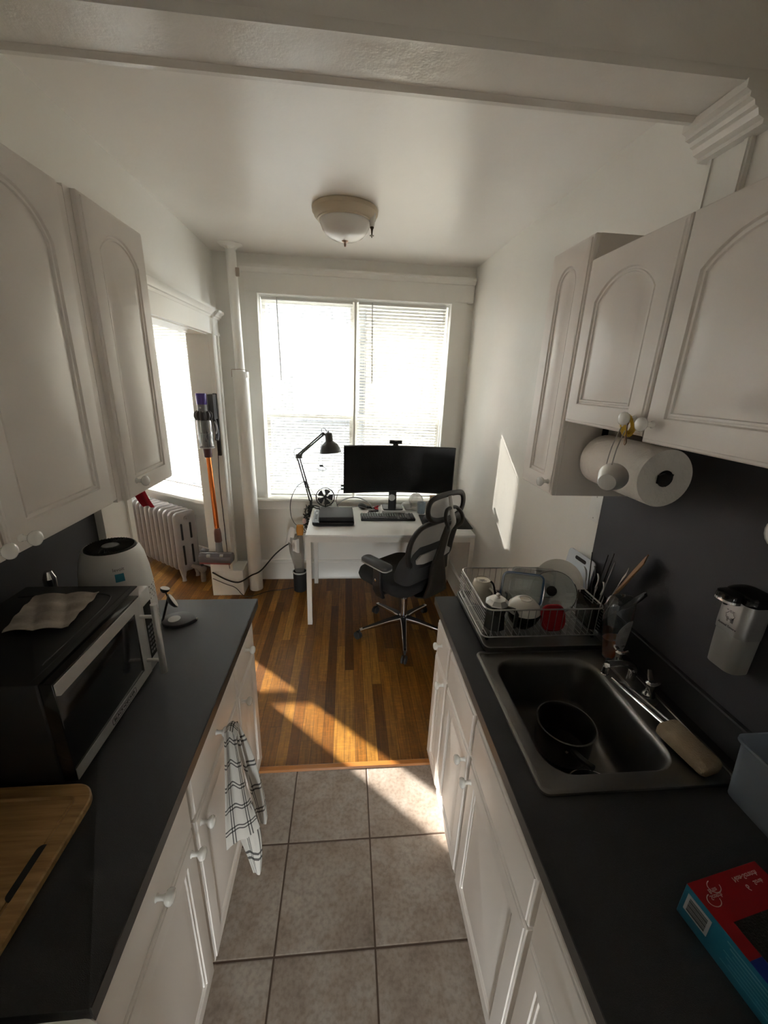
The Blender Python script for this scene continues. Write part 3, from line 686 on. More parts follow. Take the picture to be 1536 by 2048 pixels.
# microwave
MF, MY0, MY1, MZ0, MZ1 = -.606, .738, 1.166, CT + .012, 1.192
o = thing('microwave', 'black countertop microwave with steel bands and a bar handle', 'microwave', (-.78, .95, CT))
b = MB(); b.rbox(((-.955 + MF - .03) / 2, (MY0 + MY1) / 2, (MZ0 + MZ1) / 2), (.955 + MF - .03, MY1 - MY0, MZ1 - MZ0), .006, .004); b.build('case', BLK, o)
tp = MB()
for y in (.99, 1.13): pass
tp.tube(spline([(-.93, 1.10, MZ1 + .0005), (-.80, 1.115, MZ1 + .001), (-.70, 1.11, MZ1 + .001), (-.672, 1.07, MZ1 + .001), (-.668, .95, MZ1 + .001), (-.668, .80, MZ1 + .0005)], 8), .002, 6)
tp.box(-.655, -.652, MY0 + .01, MY1 - .01, MZ1 - .001, MZ1 + .001); tp.build('top_embossing', BLK, o)
DYE = 1.106
fr = MB(); fr.rbox((MF - .015, (MY0 + DYE - .001) / 2, (MZ0 + MZ1) / 2), (.030, DYE - .001 - MY0, MZ1 - MZ0), .003, .003); d = fr.build('door', BLKG, o)
bn = MB()
bn.prism([(MF + .0005, MY0 + .002, MZ1 - .003), (MF + .0005, DYE - .002, MZ1 - .003), (MF + .0005, DYE - .002, MZ1 - .038), (MF + .0005, MY0 + .012, MZ1 - .038), (MF + .0005, MY0 + .002, MZ1 - .030)], (.0018, 0, 0)); bn.build('upper_band', STEEL, d)
bn = MB().box(MF + .0005, MF + .0023, MY0 + .002, DYE - .002, MZ0 + .003, MZ0 + .034); lb = bn.build('lower_band', STEEL, d)
TM = lambda x, y, z: Matrix(((0, 0, 1, x), (1, 0, 0, y), (0, 1, 0, z), (0, 0, 0, 1)))
lg = MB(); lg.text('BLACK+DECKER', .0145, TM(MF + .0026, .945, MZ0 + .0185)); rr = rrect(.122, .019, .006, 4)
lg.tube([(MF + .0026, .945 + a, MZ0 + .0185 + c) for a, c in rr], .0007, 4, closed=True); lg.build('logo', INK, lb)
st = MB().box(MF + .0005, MF + .0023, DYE - .040, DYE - .002, MZ0 + .034, MZ1 - .038); st.build('side_band', STEEL, d)
h = MB(); h.cyl((MF + .046, 1.088, MZ0 + .010), (MF + .046, 1.088, MZ1 - .020), .0095, n=16); h.build('handle_bar', STEEL, d)
for z in (MZ0 + .055, MZ1 - .062): MB().cyl((MF, 1.088, z), (MF + .046, 1.088, z), .0055, n=10).build('handle_post', STEEL, d)
cp = MB(); cp.rbox((MF - .015, (DYE + MY1) / 2, (MZ0 + MZ1) / 2), (.030, MY1 - DYE - .002, MZ1 - MZ0), .003, .003); c = cp.build('control_panel', STEEL, o)
MB().box(MF + .0003, MF + .0018, DYE + .010, MY1 - .007, MZ0 + .040, MZ1 - .046).build('display', BLKG, c)
kb = MB()
for i in range(7):
    for j in range(3):
        kb.box(MF + .0018, MF + .0024, DYE + .015 + j * .0125, DYE + .024 + j * .0125, MZ0 + .055 + i * .015, MZ0 + .0625 + i * .015)
kb.build('buttons', GREYP, c)
for x in (-.92, -.66):
    for y in (MY0 + .03, MY1 - .03): MB().cyl((x, y, CT), (x, y, MZ0 + .002), .012, n=12).build('foot', RUB, o)
# creased paper lying on the microwave
rnd = random.Random(5)
def paper(u, v):
    c00, c10, c11, c01 = V3((-.835, .918, 0)), V3((-.69, .93, 0)), V3((-.718, 1.112, 0)), V3((-.880, 1.098, 0))
    p = c00.lerp(c10, u).lerp(c01.lerp(c11, u), v)
    p.z = MZ1 + .004 + .006 * abs(math.sin(u * 7 + v * 3)) + .004 * math.sin(v * 11 + 1) ** 2 + .012 * max(0, u - .75) * (1 - v)
    return p
o = MB().sheet(paper, 26, 26, .0015).build('paper_sheet', PAPER, loc=(-.78, 1.0, MZ1)); tag(o, 'creased brown paper lying on top of the microwave', 'paper')
# small chrome gadget by the wall behind the microwave
o = MB().lathe([(.004, 0), (.022, .002), (.024, .05), (.020, .062), (.012, .070), (.016, .076), (.018, .090), (.010, .098)], 20, (-.935, 1.232, CT)).build('pepper_mill', CHROME, loc=(-.935, 1.232, CT)); 
o.data.transform(Matrix.Scale(3.05, 4, (0, 0, 1))); tag(o, 'chrome topped shaker standing behind the microwave by the wall', 'shaker')
# air purifier
PX, PY = -.782, 1.312
o = thing('air_purifier', 'white tapered air purifier with a black round grille on top', 'air purifier', (PX, PY, CT))
bd = MB().lathe([(.098, 0), (.104, .004), (.110, .03), (.1105, .12), (.1085, .20), (.103, .265), (.094, .315), (.084, .342), (.079, .350), (.0765, .349), (.072, .342)], 40, (PX, PY, CT)); body = bd.build('body', WHITE, o)
g = MB().lathe([(.0765, .340), (.074, .352), (.070, .354), (.064, .347), (.030, .345), (.028, .352), (.0, .353)], 40, (PX, PY, CT)); gr = g.build('grille', BLK, o)
fn = MB()
for i in range(44):
    a = 2 * PI * i / 44; a2 = a + .28
    fn.loft([[(PX + r * math.cos(t), PY + r * math.sin(t), CT + z) for z in (.345, .3555)] + [(PX + r * math.cos(t + w_), PY + r * math.sin(t + w_), CT + z) for z in (.3555, .345)] for r, t, w_ in ((.030, a, .05), (.050, (a + a2) / 2, .03), (.070, a2, .022))])
fn.build('fins', BLKM, gr)
MB().lathe([(.026, .351), (.024, .3545), (.0, .355)], 24, (PX, PY, CT)).build('touch_panel', GREYP, gr)
# facing the aisle: lettering and sticker wrapped on the body
def on_body(a, z, off=.0006):
    r = .1085 + (.20 - z) * .01 if z < .2 else (.1085 - (z - .2) * .085 if z < .265 else .103 - (z - .265) * .18)
    return V3((PX + (r + off) * math.cos(a), PY + (r + off) * math.sin(a), CT + z))
fa = math.radians(-54)
sk = MB().sheet(lambda u, v: on_body(fa - .125 + .25 * u, .262 + .026 * v), 8, 4, .0006); sk.build('sticker', STICK, body)
tt = MB()
def ptext(txt, size, a0, z0):
    m2 = MB().text(txt, size, Matrix()); 
    for v in m2.bm.verts:
        p = on_body(a0 + v.co.x / .107, z0 + v.co.y, .0006 + max(0, v.co.z)); v.co = p
    return m2
ptext('levoit', .016, fa, .302).build('lettering', GREYP, body)
pf = MB()
for i in range(30):
    for j in range(7):
        a = fa + .75 + i * .085; z = .06 + j * .022 + (i % 2) * .011
        p = on_body(a, z, 0); pf.at(frame(p, (math.cos(a), math.sin(a), 0))).loft([[(x, y, -.001) for x, y in circ(.0028, 6)], [(x, y, .0005) for x, y in circ(.0028, 6)]])
pf.build('intake_perforation', GREYP, body)
# three-in-one charging stand
CX, CY = -.640, 1.402
o = thing('charging_stand', 'black charging stand with a round base and two tilted white discs', 'charger', (CX, CY, CT))
pts = [(CX + .058 * math.cos(a) * (1.0 if abs(a) > .7 else 1.0 + .22 * (1 - abs(a) / .7) ** 2), CY + .050 * math.sin(a)) for a in [(-PI + 2 * PI * i / 40) for i in range(40)]]
bs = MB().loft([[(CX + (x - CX) * k, CY + (y - CY) * k, CT + z) for x, y in pts] for k, z in ((.96, 0), (1, .002), (1, .009), (.985, .011), (.95, .012))]); ba = bs.build('base', DGREY, o)
MB().lathe([(.022, 0), (.022, .0012), (.0, .0013)], 28, (CX - .012, CY - .004, CT + .012)).build('base_pad', LGREY, ba)
MB().ball((CX + .069, CY, CT + .009), .004, 10, 8).build('led', WHITE, ba)
ar = MB()
for dx in (-.004, .004): ar.cyl((CX - .052, CY - .012 + dx, CT + .010), (CX - .020, CY - .012 + dx, CT + .108), .0032, n=8)
ar.cyl((CX - .020, CY - .012, CT + .104), (CX - .026, CY - .012, CT + .140), .0028, n=8); arm = ar.build('arm', BLK, o)
for (px, pz, r, nn_, nm) in ((-.004, .096, .030, (.82, .42, .46), 'phone_disc'), (-.026, .146, .017, (.28, .15, .92), 'watch_disc')):
    M = frame((CX + px, CY - .012, CT + pz), nn_)
    dsc = MB().at(M).lathe([(r * .45, -.014), (r * .85, -.008), (r, -.001), (r, .001), (r * .96, .002)], 26).build(nm, BLK, o)
    MB().at(M).lathe([(r * .94, .0018), (r * .93, .0030), (0, .0032)], 26).build('white_face', WHITE, dsc)
# bamboo cutting board
o = thing('cutting_board', 'bamboo cutting board with a juice groove and a slot handle', 'cutting board', (-.77, .557, CT))
BXc, BYc, BW, BH = -.770, .558, .438, .344
b = MB(); L = []
def brng(ins, z, r=.05): return [(x, y, CT + z) for x, y in rrect(BW - 2 * ins, BH - 2 * ins, max(.008, r - ins), 8, BXc, BYc)]
b.loft([brng(.003, .0), brng(0, .003), brng(0, .015), brng(.003, .018), brng(.030, .018), brng(.034, .0135), brng(.038, .0135), brng(.0385, .0160)]); b.build('board', BAMBOO, o)
sl = MB().at(Matrix.Translation((-.585, .556, CT + .0163))); sl.loft([[(x, y, z) for x, y in rrect(.021, .092, .0104, 6)] for z in (-.003, .0009)]); sl.build('slot_handle', BLKM, o)
# towel on the drawer knob
KP = V3((-.376, 1.022, .752))
rt = random.Random(11)
def drape(L, R, ripple, n, ph, k0=0.):
    """cloth hanging between a left and a right edge (three points each: top, middle, bottom)"""
    L, R = [V3(p) for p in L], [V3(p) for p in R]
    q = lambda P, v: P[0] * (2 * (v - .5) * (v - 1)) + P[1] * (4 * v * (1 - v)) + P[2] * (2 * v * (v - .5))
    def fn(u, v):
        a, c = q(L, v), q(R, v); p = a.lerp(c, u)
        e = (c - a); nrm = e.cross(V3((0, 0, 1))); nrm = nrm.normalized() if nrm.length > 1e-6 else V3((1, 0, 0))
        amp = ripple * (.35 + .65 * math.sin(PI * min(1, v * 1.1 + .12)))
        p = p + nrm * amp * (math.sin(u * PI * n + ph + v * 1.3) + .3 * math.sin(u * PI * n * 2.3 + 2 * v)) + V3((0, 0, k0 * math.sin(PI * u)))
        return p
    return fn
o = thing('plaid_towel', 'white dish towel with black plaid lines hanging from a drawer knob', 'towel', (KP.x, KP.y, KP.z))
m = MB(); m.uvs = (2.0, 5.2)
m.sheet(drape([(-.370, 1.004, .772), (-.356, .912, .645), (-.352, .872, .455)], [(-.340, 1.016, .770), (-.300, .955, .610), (-.258, .905, .485)], .010, 3.0, .4), 30, 34, .003).build('near_flap', PLAID, o, angle=80)
m = MB(); m.uvs = (1.5, 4.2)
m.sheet(drape([(-.345, 1.020, .774), (-.316, 1.005, .560), (-.288, 1.000, .375)], [(-.345, 1.048, .768), (-.290, 1.050, .560), (-.262, 1.020, .362)], .012, 2.4, 1.2, -.018), 26, 30, .003).build('far_flap', PLAID, o, angle=80)
m = MB(); m.uvs = (1.6, 2.0)
m.sheet(drape([(-.338, .915, .520), (-.322, .915, .430), (-.288, .905, .285)], [(-.285, .935, .560), (-.262, .925, .430), (-.268, .912, .275)], .008, 2.2, 2.0, -.012), 22, 20, .003).build('lower_corner', PLAID, o, angle=80)
m = MB(); m.uvs = (1.2, .9)
m.sheet(lambda u, v: (KP.x + .004 + .040 * v, KP.y - .018 + .040 * u + .004 * math.sin(v * 5), KP.z + .018 + .010 * math.sin(PI * u) - .016 * (2 * v - 1) ** 2), 12, 12, .004).build('gathered_top', PLAID, o, angle=80)

# ================================================================== things round the sink
# pot in the bowl
PT = V3((.690, .935, CT - .189))
o = thing('saucepan', 'dark saucepan standing in the sink bowl', 'pot', PT)
MB().lathe([(.070, 0), (.078, .004), (.082, .02), (.084, .098), (.087, .101), (.088, .104), (.085, .105), (.081, .099), (.079, .02), (.073, .007), (0, .006)], 36, PT).build('pan_body', BLKMET, o)
MB().lathe([(.0875, .1015), (.0895, .1035), (.0865, .1062), (.0845, .1045)], 36, PT, False, False).build('rim', GREYP, o)
h = MB(); h.tube([PT + V3((-.02, -.080, .082)), PT + V3((-.015, -.115, .088)), PT + V3((.0, -.150, .095))], [.008, .010, .009], 10); h.build('handle', BLK, o)
MB().at(frame(PT + V3((-.035, -.077, .075)), (-.4, -.9, 0))).lathe([(.005, 0), (.005, .003), (0, .004)], 10).build('rivet', CHROME, o)
# glass lid lying in the bowl
o = thing('glass_cover', 'glass lid with a steel rim lying at the near end of the sink bowl', 'lid', (.70, .775, CT - .188))
M = frame((.705, .778, CT - .158), (.05, .25, 1)); MB().at(M).lathe([(.070, 0), (.071, .002), (.069, .003), (.067, .002)], 32, (0, 0, 0), False, False).build('rim', CHROME, o)
MB().at(M).lathe([(.068, .001), (.05, .008), (.02, .012), (0, .0125)], 28).build('glass', CLEAR, o)
# spoon leaning in the bowl
o = MB().tube(spline([(.575, .745, CT - .10), (.60, .752, CT - .13), (.64, .765, CT - .165), (.665, .772, CT - .172)], 6), [.0035] * 12 + [.004, .006, .010, .012, .011, .008, .003], 8, sy=.35).build('spoon', STEEL, loc=(.60, .75, CT - .14)); tag(o, 'steel spoon lying in the sink bowl beside the saucepan', 'spoon')
# dish wand with a sponge head along the back ledge
o = thing('dish_brush', 'beige sponge head brush with a twin rod steel handle on the sink ledge', 'brush', (.89, .82, CT + .006))
h = MB()
for x, dx in ((.868, -.002), (.892, .0)): h.tube([(x + .012, .79, CT + .036), (x + dx, 1.006 if x < .88 else .985, CT + .0135)], .0045, 8)
h.tube([(.866, 1.002, CT + .0135), (.892, .985, CT + .0135)], .0045, 8); h.build('handle', CHROME, o)
M = Matrix.Translation((.893, .733, CT + .031)) @ Matrix.Rotation(math.radians(12), 4, 'Z') @ Matrix.Rotation(math.radians(5), 4, 'X')
MB().at(M).loft([[(x * (1 + .9 * y), y, z) for x, y in rrect(w_, h_, .012, 5)] for w_, h_, z in ((.056, .128, -.019), (.064, .136, -.014), (.066, .138, 0), (.064, .136, .012), (.056, .128, .018))]).build('sponge_head', SPONGE, o, angle=60)
# dish soap bottle
SB = V3((.926, 1.118, CT + .006))
o = thing('dish_soap_bottle', 'clear dish soap bottle with amber liquid and a white label', 'bottle', SB)
def brg(z, w_, d_): return [(SB.x + x + .010 - .05 * z, SB.y + y, SB.z + z) for x, y in [(a * w_, c * d_) for a, c in circ(1, 32)]]
prof = [(0, .024, .018), (.002, .030, .022), (.012, .033, .024), (.05, .039, .026), (.10, .046, .028), (.16, .053, .028), (.205, .055, .027), (.230, .052, .024), (.244, .042, .018), (.248, .022, .009)]
MB().loft([brg(*p) for p in prof]).build('bottle_body', CLEAR, o, angle=60)
MB().loft([brg(z, w_ - .002, d_ - .002) for z, w_, d_ in ((.012, .033, .024), (.05, .039, .026), (.082, .0435, .0272))]).build('liquid', AMBER, o, angle=60)
def brad(z):
    for (za, wa, da), (zb, wb, db) in zip(prof, prof[1:]):
        if za <= z <= zb: t_ = (z - za) / (zb - za); return wa + (wb - wa) * t_, da + (db - da) * t_
    return prof[-1][1:]
def lab(off, du=0.):
    def fn(u, v):
        zz = .046 + .115 * v; k = max(.08, 1 - (2 * v - 1) ** 2) ** .5
        a = math.radians(-62) + math.radians(46) * (u - .5) * 2 * k + .25 * (v - .5); w_, d_ = brad(zz)
        return V3((SB.x + .010 - .05 * zz + (w_ + off) * math.cos(a), SB.y + (d_ + off) * math.sin(a), SB.z + zz))
    return fn
lb_ = MB().sheet(lab(.0006), 14, 14, .0005).build('label', mat('label_paper', (.50, .51, .52), .6), o)
pr_ = MB(); f_ = lab(.0014)
for q in range(9):
    v0_ = .30 + q * .062; pr_.tube([f_(.22 + .56 * t_ / 8, v0_) for t_ in range(9)], .0006, 4)
pr_.tube([f_(.35 + .3 * t_ / 6, .16) for t_ in range(7)], .0035, 4); pr_.build('print', GREYP, lb_)
# clear storage tub
o = thing('plastic_tub', 'clear plastic storage tub on the worktop at the right edge', 'container', (.955, .575, CT))
tcx, tcy = .962, .572
def tr(w_, h_, z, r=.022): return [(x, y, CT + z) for x, y in rrect(w_, h_, r, 6, tcx, tcy)]
MB().loft([tr(.098, .128, 0), tr(.104, .134, .004), tr(.114, .150, .150), tr(.122, .160, .152), tr(.123, .161, .157), tr(.118, .155, .158), tr(.110, .146, .150), tr(.100, .130, .006)], True, True).build('tub_body', MILKY, o)
MB().loft([tr(.121, .159, .150), tr(.1245, .1625, .153), tr(.1235, .1615, .159), tr(.117, .154, .159)], False, False).build('rim', MILKY, o)
# red and blue sponge box
o = thing('sponge_box', 'red and blue cardboard box with a dark window on the right worktop', 'box', (.70, .30, CT))
qa, qb = V3((.613, .427, CT)), V3((.770, .452, CT)); du = (qb - qa).normalized(); dv = V3((du.y, -du.x, 0)); BXW, BXL, BXH = .162, .300, .072
BXM = Matrix(((du.x, dv.x, 0, qa.x), (du.y, dv.y, 0, qa.y), (0, 0, 1, CT), (0, 0, 0, 1)))
def bxx(*a): return MB().at(BXM).box(*a)
cartn = MB().at(BXM).rbox((BXW / 2, BXL / 2, BXH / 2), (BXW, BXL, BXH), .0015, .0012).build('carton', TEAL, o)
MB().at(BXM).loft([[(.0005, .0005, BXH), (BXW, .0005, BXH), (BXW, .105, BXH), (.0005, .105, BXH)], [(.0005, .0005, BXH + .0008), (BXW, .0005, BXH + .0008), (BXW, .105, BXH + .0008), (.0005, .105, BXH + .0008)]]).build('red_panel', REDC, cartn)
bxx(.0005, BXW, .105, BXL, BXH, BXH + .0006).build('blue_panel', BLUEC, cartn)
bxx(.026, BXW - .012, .062, BXL - .02, BXH + .0004, BXH + .0013).build('window', DKCARD, cartn)
st = bxx(-.0008, 0, .008, .050, .022, .060).build('barcode_label', LGREY, cartn)
bc = MB().at(BXM)
for i in range(9): bc.box(-.0013, -.0007, .013, .045, .026 + i * .0034, .026 + i * .0034 + (.0012 if i % 3 else .002))
bc.build('barcode', INK, st)
tx = MB().at(BXM)
TB = lambda x, y, s=1: Matrix(((-s, 0, 0, x), (0, s, 0, y), (0, 0, 1, BXH + .0012), (0, 0, 0, 1))) @ Matrix.Rotation(0, 4, 'Z')
TU = lambda x, y: Matrix.Translation((x, y, BXH + .0009)) @ Matrix.Rotation(0, 4, 'Z')
tx.text('Scotch', .0095, TU(.034, .027)); tx.text('Brite', .0095, TU(.036, .019))
for cx_, cy_ in ((.024, .031), (.044, .015)): tx.tube([(cx_ + .012 * math.cos(a), cy_ + .009 * math.sin(a), BXH + .0009) for a in [i * .35 for i in range(14)]], .0007, 4)
tx.text('Non-Scratch', .011, TU(.117, .015)); tx.text('Scrub', .009, TU(.132, .027)); tx.text('6', .014, TU(.104, .030)); tx.build('lettering', LINK, cartn)
ln = MB().at(BXM)
for i in range(7): ln.box(-.0006, 0, .075 + .006 * (i % 3), .075 + .006 * (i % 3) + (.17 if i % 2 else .19), .060 - i * .0072, .0612 - i * .0072 + (.0012 if i < 2 else 0))
ln.build('side_print', mat('pale_teal_ink', (.10, .30, .38), .5), cartn)

# dish rack on a steel drip tray
RX0, RX1, RY0, RY1, RZ0, RZ1 = .500, .950, 1.212, 1.552, .944, 1.055
o = thing('dish_rack', 'steel wire dish rack on a drip tray beyond the sink', 'dish rack', (.725, 1.37, CT))
def tray(ins, z): return [(x, y, CT + z) for x, y in rrect(.470 - 2 * ins, .405 - 2 * ins, .02, 6, .725, 1.357)]
MB().loft([tray(.004, .009), tray(.001, .013), tray(0, .030), tray(.002, .031), tray(.006, .030), tray(.010, .014)]).build('drip_tray', SINKST, o)
rw = MB(); rw.tube([(x, y, RZ1) for x, y in rrect(RX1 - RX0, RY1 - RY0, .03, 5, (RX0 + RX1) / 2, (RY0 + RY1) / 2)], .0032, 8, closed=True)
rw.tube([(x, y, RZ0) for x, y in rrect(RX1 - RX0, RY1 - RY0, .02, 5, (RX0 + RX1) / 2, (RY0 + RY1) / 2)], .0026, 8, closed=True); rw.build('rim_wire', WIRE, o)
ww = MB()
for k in range(1, 17):
    x = RX0 + (RX1 - RX0) * k / 17
    for y in (RY0, RY1): ww.tube([(x, y, RZ1), (x, y, RZ0)], .0015, 5)
for k in range(1, 24):
    x = RX0 + (RX1 - RX0) * k / 24; ww.tube([(x, RY0, RZ0), (x, RY1, RZ0)], .0014, 5)
for k in range(1, 9):
    z = RZ0 + (RZ1 - RZ0) * k / 9
    for x in (RX0, RX1): ww.tube([(x, RY0 + .012, z), (x, RY1 - .012, z)], .0015, 5)
for y in (RY0 + .11, RY0 + .22): ww.tube([(RX0, y, RZ0 - .003), (RX1, y, RZ0 - .003)], .002, 6)
ww.build('wires', WIRE, o)
for x in (RX0 + .02, RX1 - .02):
    for y in (RY0 + .015, RY1 - .02): MB().cyl((x, y, CT + .012), (x, y, RZ0), .006, n=10).build('foot', RUB, o)
RZ = RZ0 + .0016
# mug upside down
o = thing('mug', 'cream mug standing upside down in the far left corner of the dish rack', 'mug', (.572, 1.470, RZ))
MB().lathe([(.044, 0), (.045, .002), (.043, .06), (.038, .088), (.034, .096), (.031, .098), (.030, .094), (0, .093)], 30, (.572, 1.470, RZ)).build('cup', CREAM, o)
h = MB(); h.tube(spline([(.590, 1.432, RZ + .075), (.602, 1.414, RZ + .066), (.604, 1.408, RZ + .042), (.598, 1.416, RZ + .022), (.590, 1.430, RZ + .018)], 5), .0048, 8); h.build('handle', CREAM, o)
tx = MB().text('Japan', .011, Matrix.Translation((.570, 1.472, RZ + .0935)), .0006); tx.text('HASAMI', .009, Matrix.Translation((.570, 1.460, RZ + .0935)), .0006); tx.bm.verts.ensure_lookup_table(); tx.build('stamp', INK, o)
# moka pot
o = thing('moka_pot', 'black octagonal moka pot with a grey lid at the near left corner of the rack', 'coffee pot', (.560, 1.270, RZ))
mc = (.562, 1.275, RZ)
MB().lathe([(.032, 0), (.040, .003), (.036, .055), (.034, .062), (.042, .100), (.043, .103)], 8, mc).build('pot_body', BLKMET, o, angle=20)
MB().lathe([(.0445, .103), (.044, .107), (.030, .120), (.010, .124), (.006, .130), (.009, .138), (.004, .142)], 8, mc).build('lid', STEEL, o, angle=20)
h = MB(); h.tube([(.590, 1.245, RZ + .100), (.610, 1.226, RZ + .102), (.618, 1.220, RZ + .085), (.616, 1.221, RZ + .030)], [.006, .0065, .008, .007], 8); h.build('handle', BLK, o)
o = MB().tube(spline([(.590, 1.345, RZ + .01), (.592, 1.362, RZ + .06), (.585, 1.38, RZ + .115), (.574, 1.39, RZ + .13)], 6), .004, 8).build('whisk_handle', BLK, loc=(.585, 1.36, RZ)); tag(o, 'thin curved black handle between the mug and the moka pot', 'utensil')
# bowls
o = MB().lathe([(.026, 0), (.030, .002), (.052, .030), (.062, .056), (.064, .062), (.061, .062), (.050, .030), (.026, .005), (0, .004)], 32, (.672, 1.278, RZ)).build('glass_bowl', thin_glass('smoke_glass', (.16, .17, .16), .09), loc=(.672, 1.278, RZ)); tag(o, 'dark glass bowl at the front of the dish rack', 'bowl')
o = MB().lathe([(.060, .0), (.062, .002), (.056, .026), (.036, .045), (.026, .048), (.024, .052), (.021, .052), (.021, .047), (0, .046)], 32, (.672, 1.282, RZ + .0642)).build('ceramic_bowl', CERW, loc=(.672, 1.282, RZ + .064)); tag(o, 'white bowl turned upside down over the dark glass bowl', 'bowl')
# red silicone lid leaning at the front
M = frame((.775, 1.247, RZ + .052), (.10, -.93, .35)); o = MB().at(M)
o.loft([[(x, y, z) for x, y in rrect(w_, w_, .035, 8)] for w_, z in ((.090, -.008), (.098, -.006), (.100, 0), (.096, .004), (.088, .0045), (.084, .0015), (.05, .001))]); o = o.build('silicone_lid', RED, loc=(.775, 1.247, RZ)); tag(o, 'red square lid propped at the front of the dish rack', 'lid')
# glass food container with blue gasket, and a second clear lid behind it
M = frame((.705, 1.385, RZ + .098), (-.62, -.52, .58), (0, .3, 1)); o = thing('food_container', 'clear glass food container with a blue gasket lid propped in the rack', 'container', (.705, 1.385, RZ))
MB().at(M).loft([[(x, y, z) for x, y in rrect(w_, h_, .02, 6)] for w_, h_, z in ((.095, .135, -.055), (.105, .145, -.05), (.118, .158, 0), (.122, .162, .003), (.112, .152, .002), (.10, .14, -.048))]).build('glass_box', CLEAR, o)
rg = MB().at(M); rg.tube([(x, y, .006) for x, y in rrect(.122, .162, .022, 6)], .0045, 8, closed=True); rg.build('gasket', BLUEG, o)
MB().at(M).loft([[(x, y, z) for x, y in rrect(w_, h_, .02, 6)] for w_, h_, z in ((.118, .158, .006), (.120, .160, .012), (.110, .150, .014), (.108, .148, .009))]).build('clear_lid', CLEAR, o)
M = frame((.775, 1.440, RZ + .098), (-.45, -.50, .70), (0, .3, 1)); o = MB().at(M).loft([[(x, y, z) for x, y in rrect(w_, h_, .018, 6)] for w_, h_, z in ((.10, .15, -.03), (.115, .165, 0), (.125, .175, .002), (.125, .175, .006), (.11, .16, .005))]).build('clear_container', CLEAR, loc=(.775, 1.44, RZ)); tag(o, 'clear plastic container propped behind the blue gasket one', 'container')
# round glass pan lid with dark knob, white plates behind
M = frame((.832, 1.372, RZ + .088), (-.55, -.62, .48)); o = thing('pan_lid', 'round glass pan lid with a dark knob standing in the rack', 'lid', (.832, 1.372, RZ))
MB().at(M).lathe([(.086, 0), (.085, .004), (.06, .016), (.02, .023), (0, .0235)], 36).build('glass_dome', CLEAR, o)
MB().at(M).lathe([(.0865, -.003), (.0885, .001), (.0865, .005), (.0845, .001)], 36, (0, 0, 0), False, False).build('steel_rim', CHROME, o)
MB().at(M).lathe([(.008, .022), (.008, .032), (.018, .036), (.020, .044), (.012, .050), (0, .051)], 20).build('knob', BLK, o)
for k, (x, y, r, lb) in enumerate(((.868, 1.415, .094, 'white plate standing just behind the glass pan lid'), (.892, 1.446, .098, 'white plate standing furthest back in the rack'))):
    M = frame((x, y, RZ + .092), (-.68, -.64, .36)); o = MB().at(M).lathe([(r * .55, 0), (r * .6, -.002), (r * .9, .008), (r, .013), (r, .0145), (r * .88, .0105), (r * .6, .002), (0, .0015)], 36).build('plate', CERW, loc=(x, y, RZ)); tag(o, lb, 'plate', 'white plates in the rack')
o = MB().lathe([(.022, 0), (.024, .002), (.030, .062), (.0285, .062), (.022, .004), (0, .003)], 24, (.640, 1.395, RZ)).build('small_glass', CLEAR, loc=(.640, 1.395, RZ)); tag(o, 'small clear glass between the mug and the glass container', 'glass')
# white board leaning on the wall behind the rack
M = Matrix.Translation((.985, 1.462, RZ)) @ Matrix.Rotation(math.radians(8), 4, 'Y') @ Matrix.Rotation(math.radians(90), 4, 'Z')
o = thing('chopping_board', 'thin white plastic chopping board standing behind the rack by the wall', 'cutting board', (.985, 1.462, CT + .031))
M = frame((.988, 1.485, RZ + .090), (-1, -.10, .12), (0, -1, 0)); bd = MB().at(M).loft([[(x, y, z) for x, y in rrect(.17, .225, .018, 6)] for z in (-.003, .003)]); bd = bd.build('board', mat('pale_blue_plastic', (.55, .60, .66), .4), o)
MB().at(M).loft([[(x - .0, y + .088, z) for x, y in rrect(.07, .016, .008, 5)] for z in (-.0034, .0034)]).build('slot', BLKM, bd)
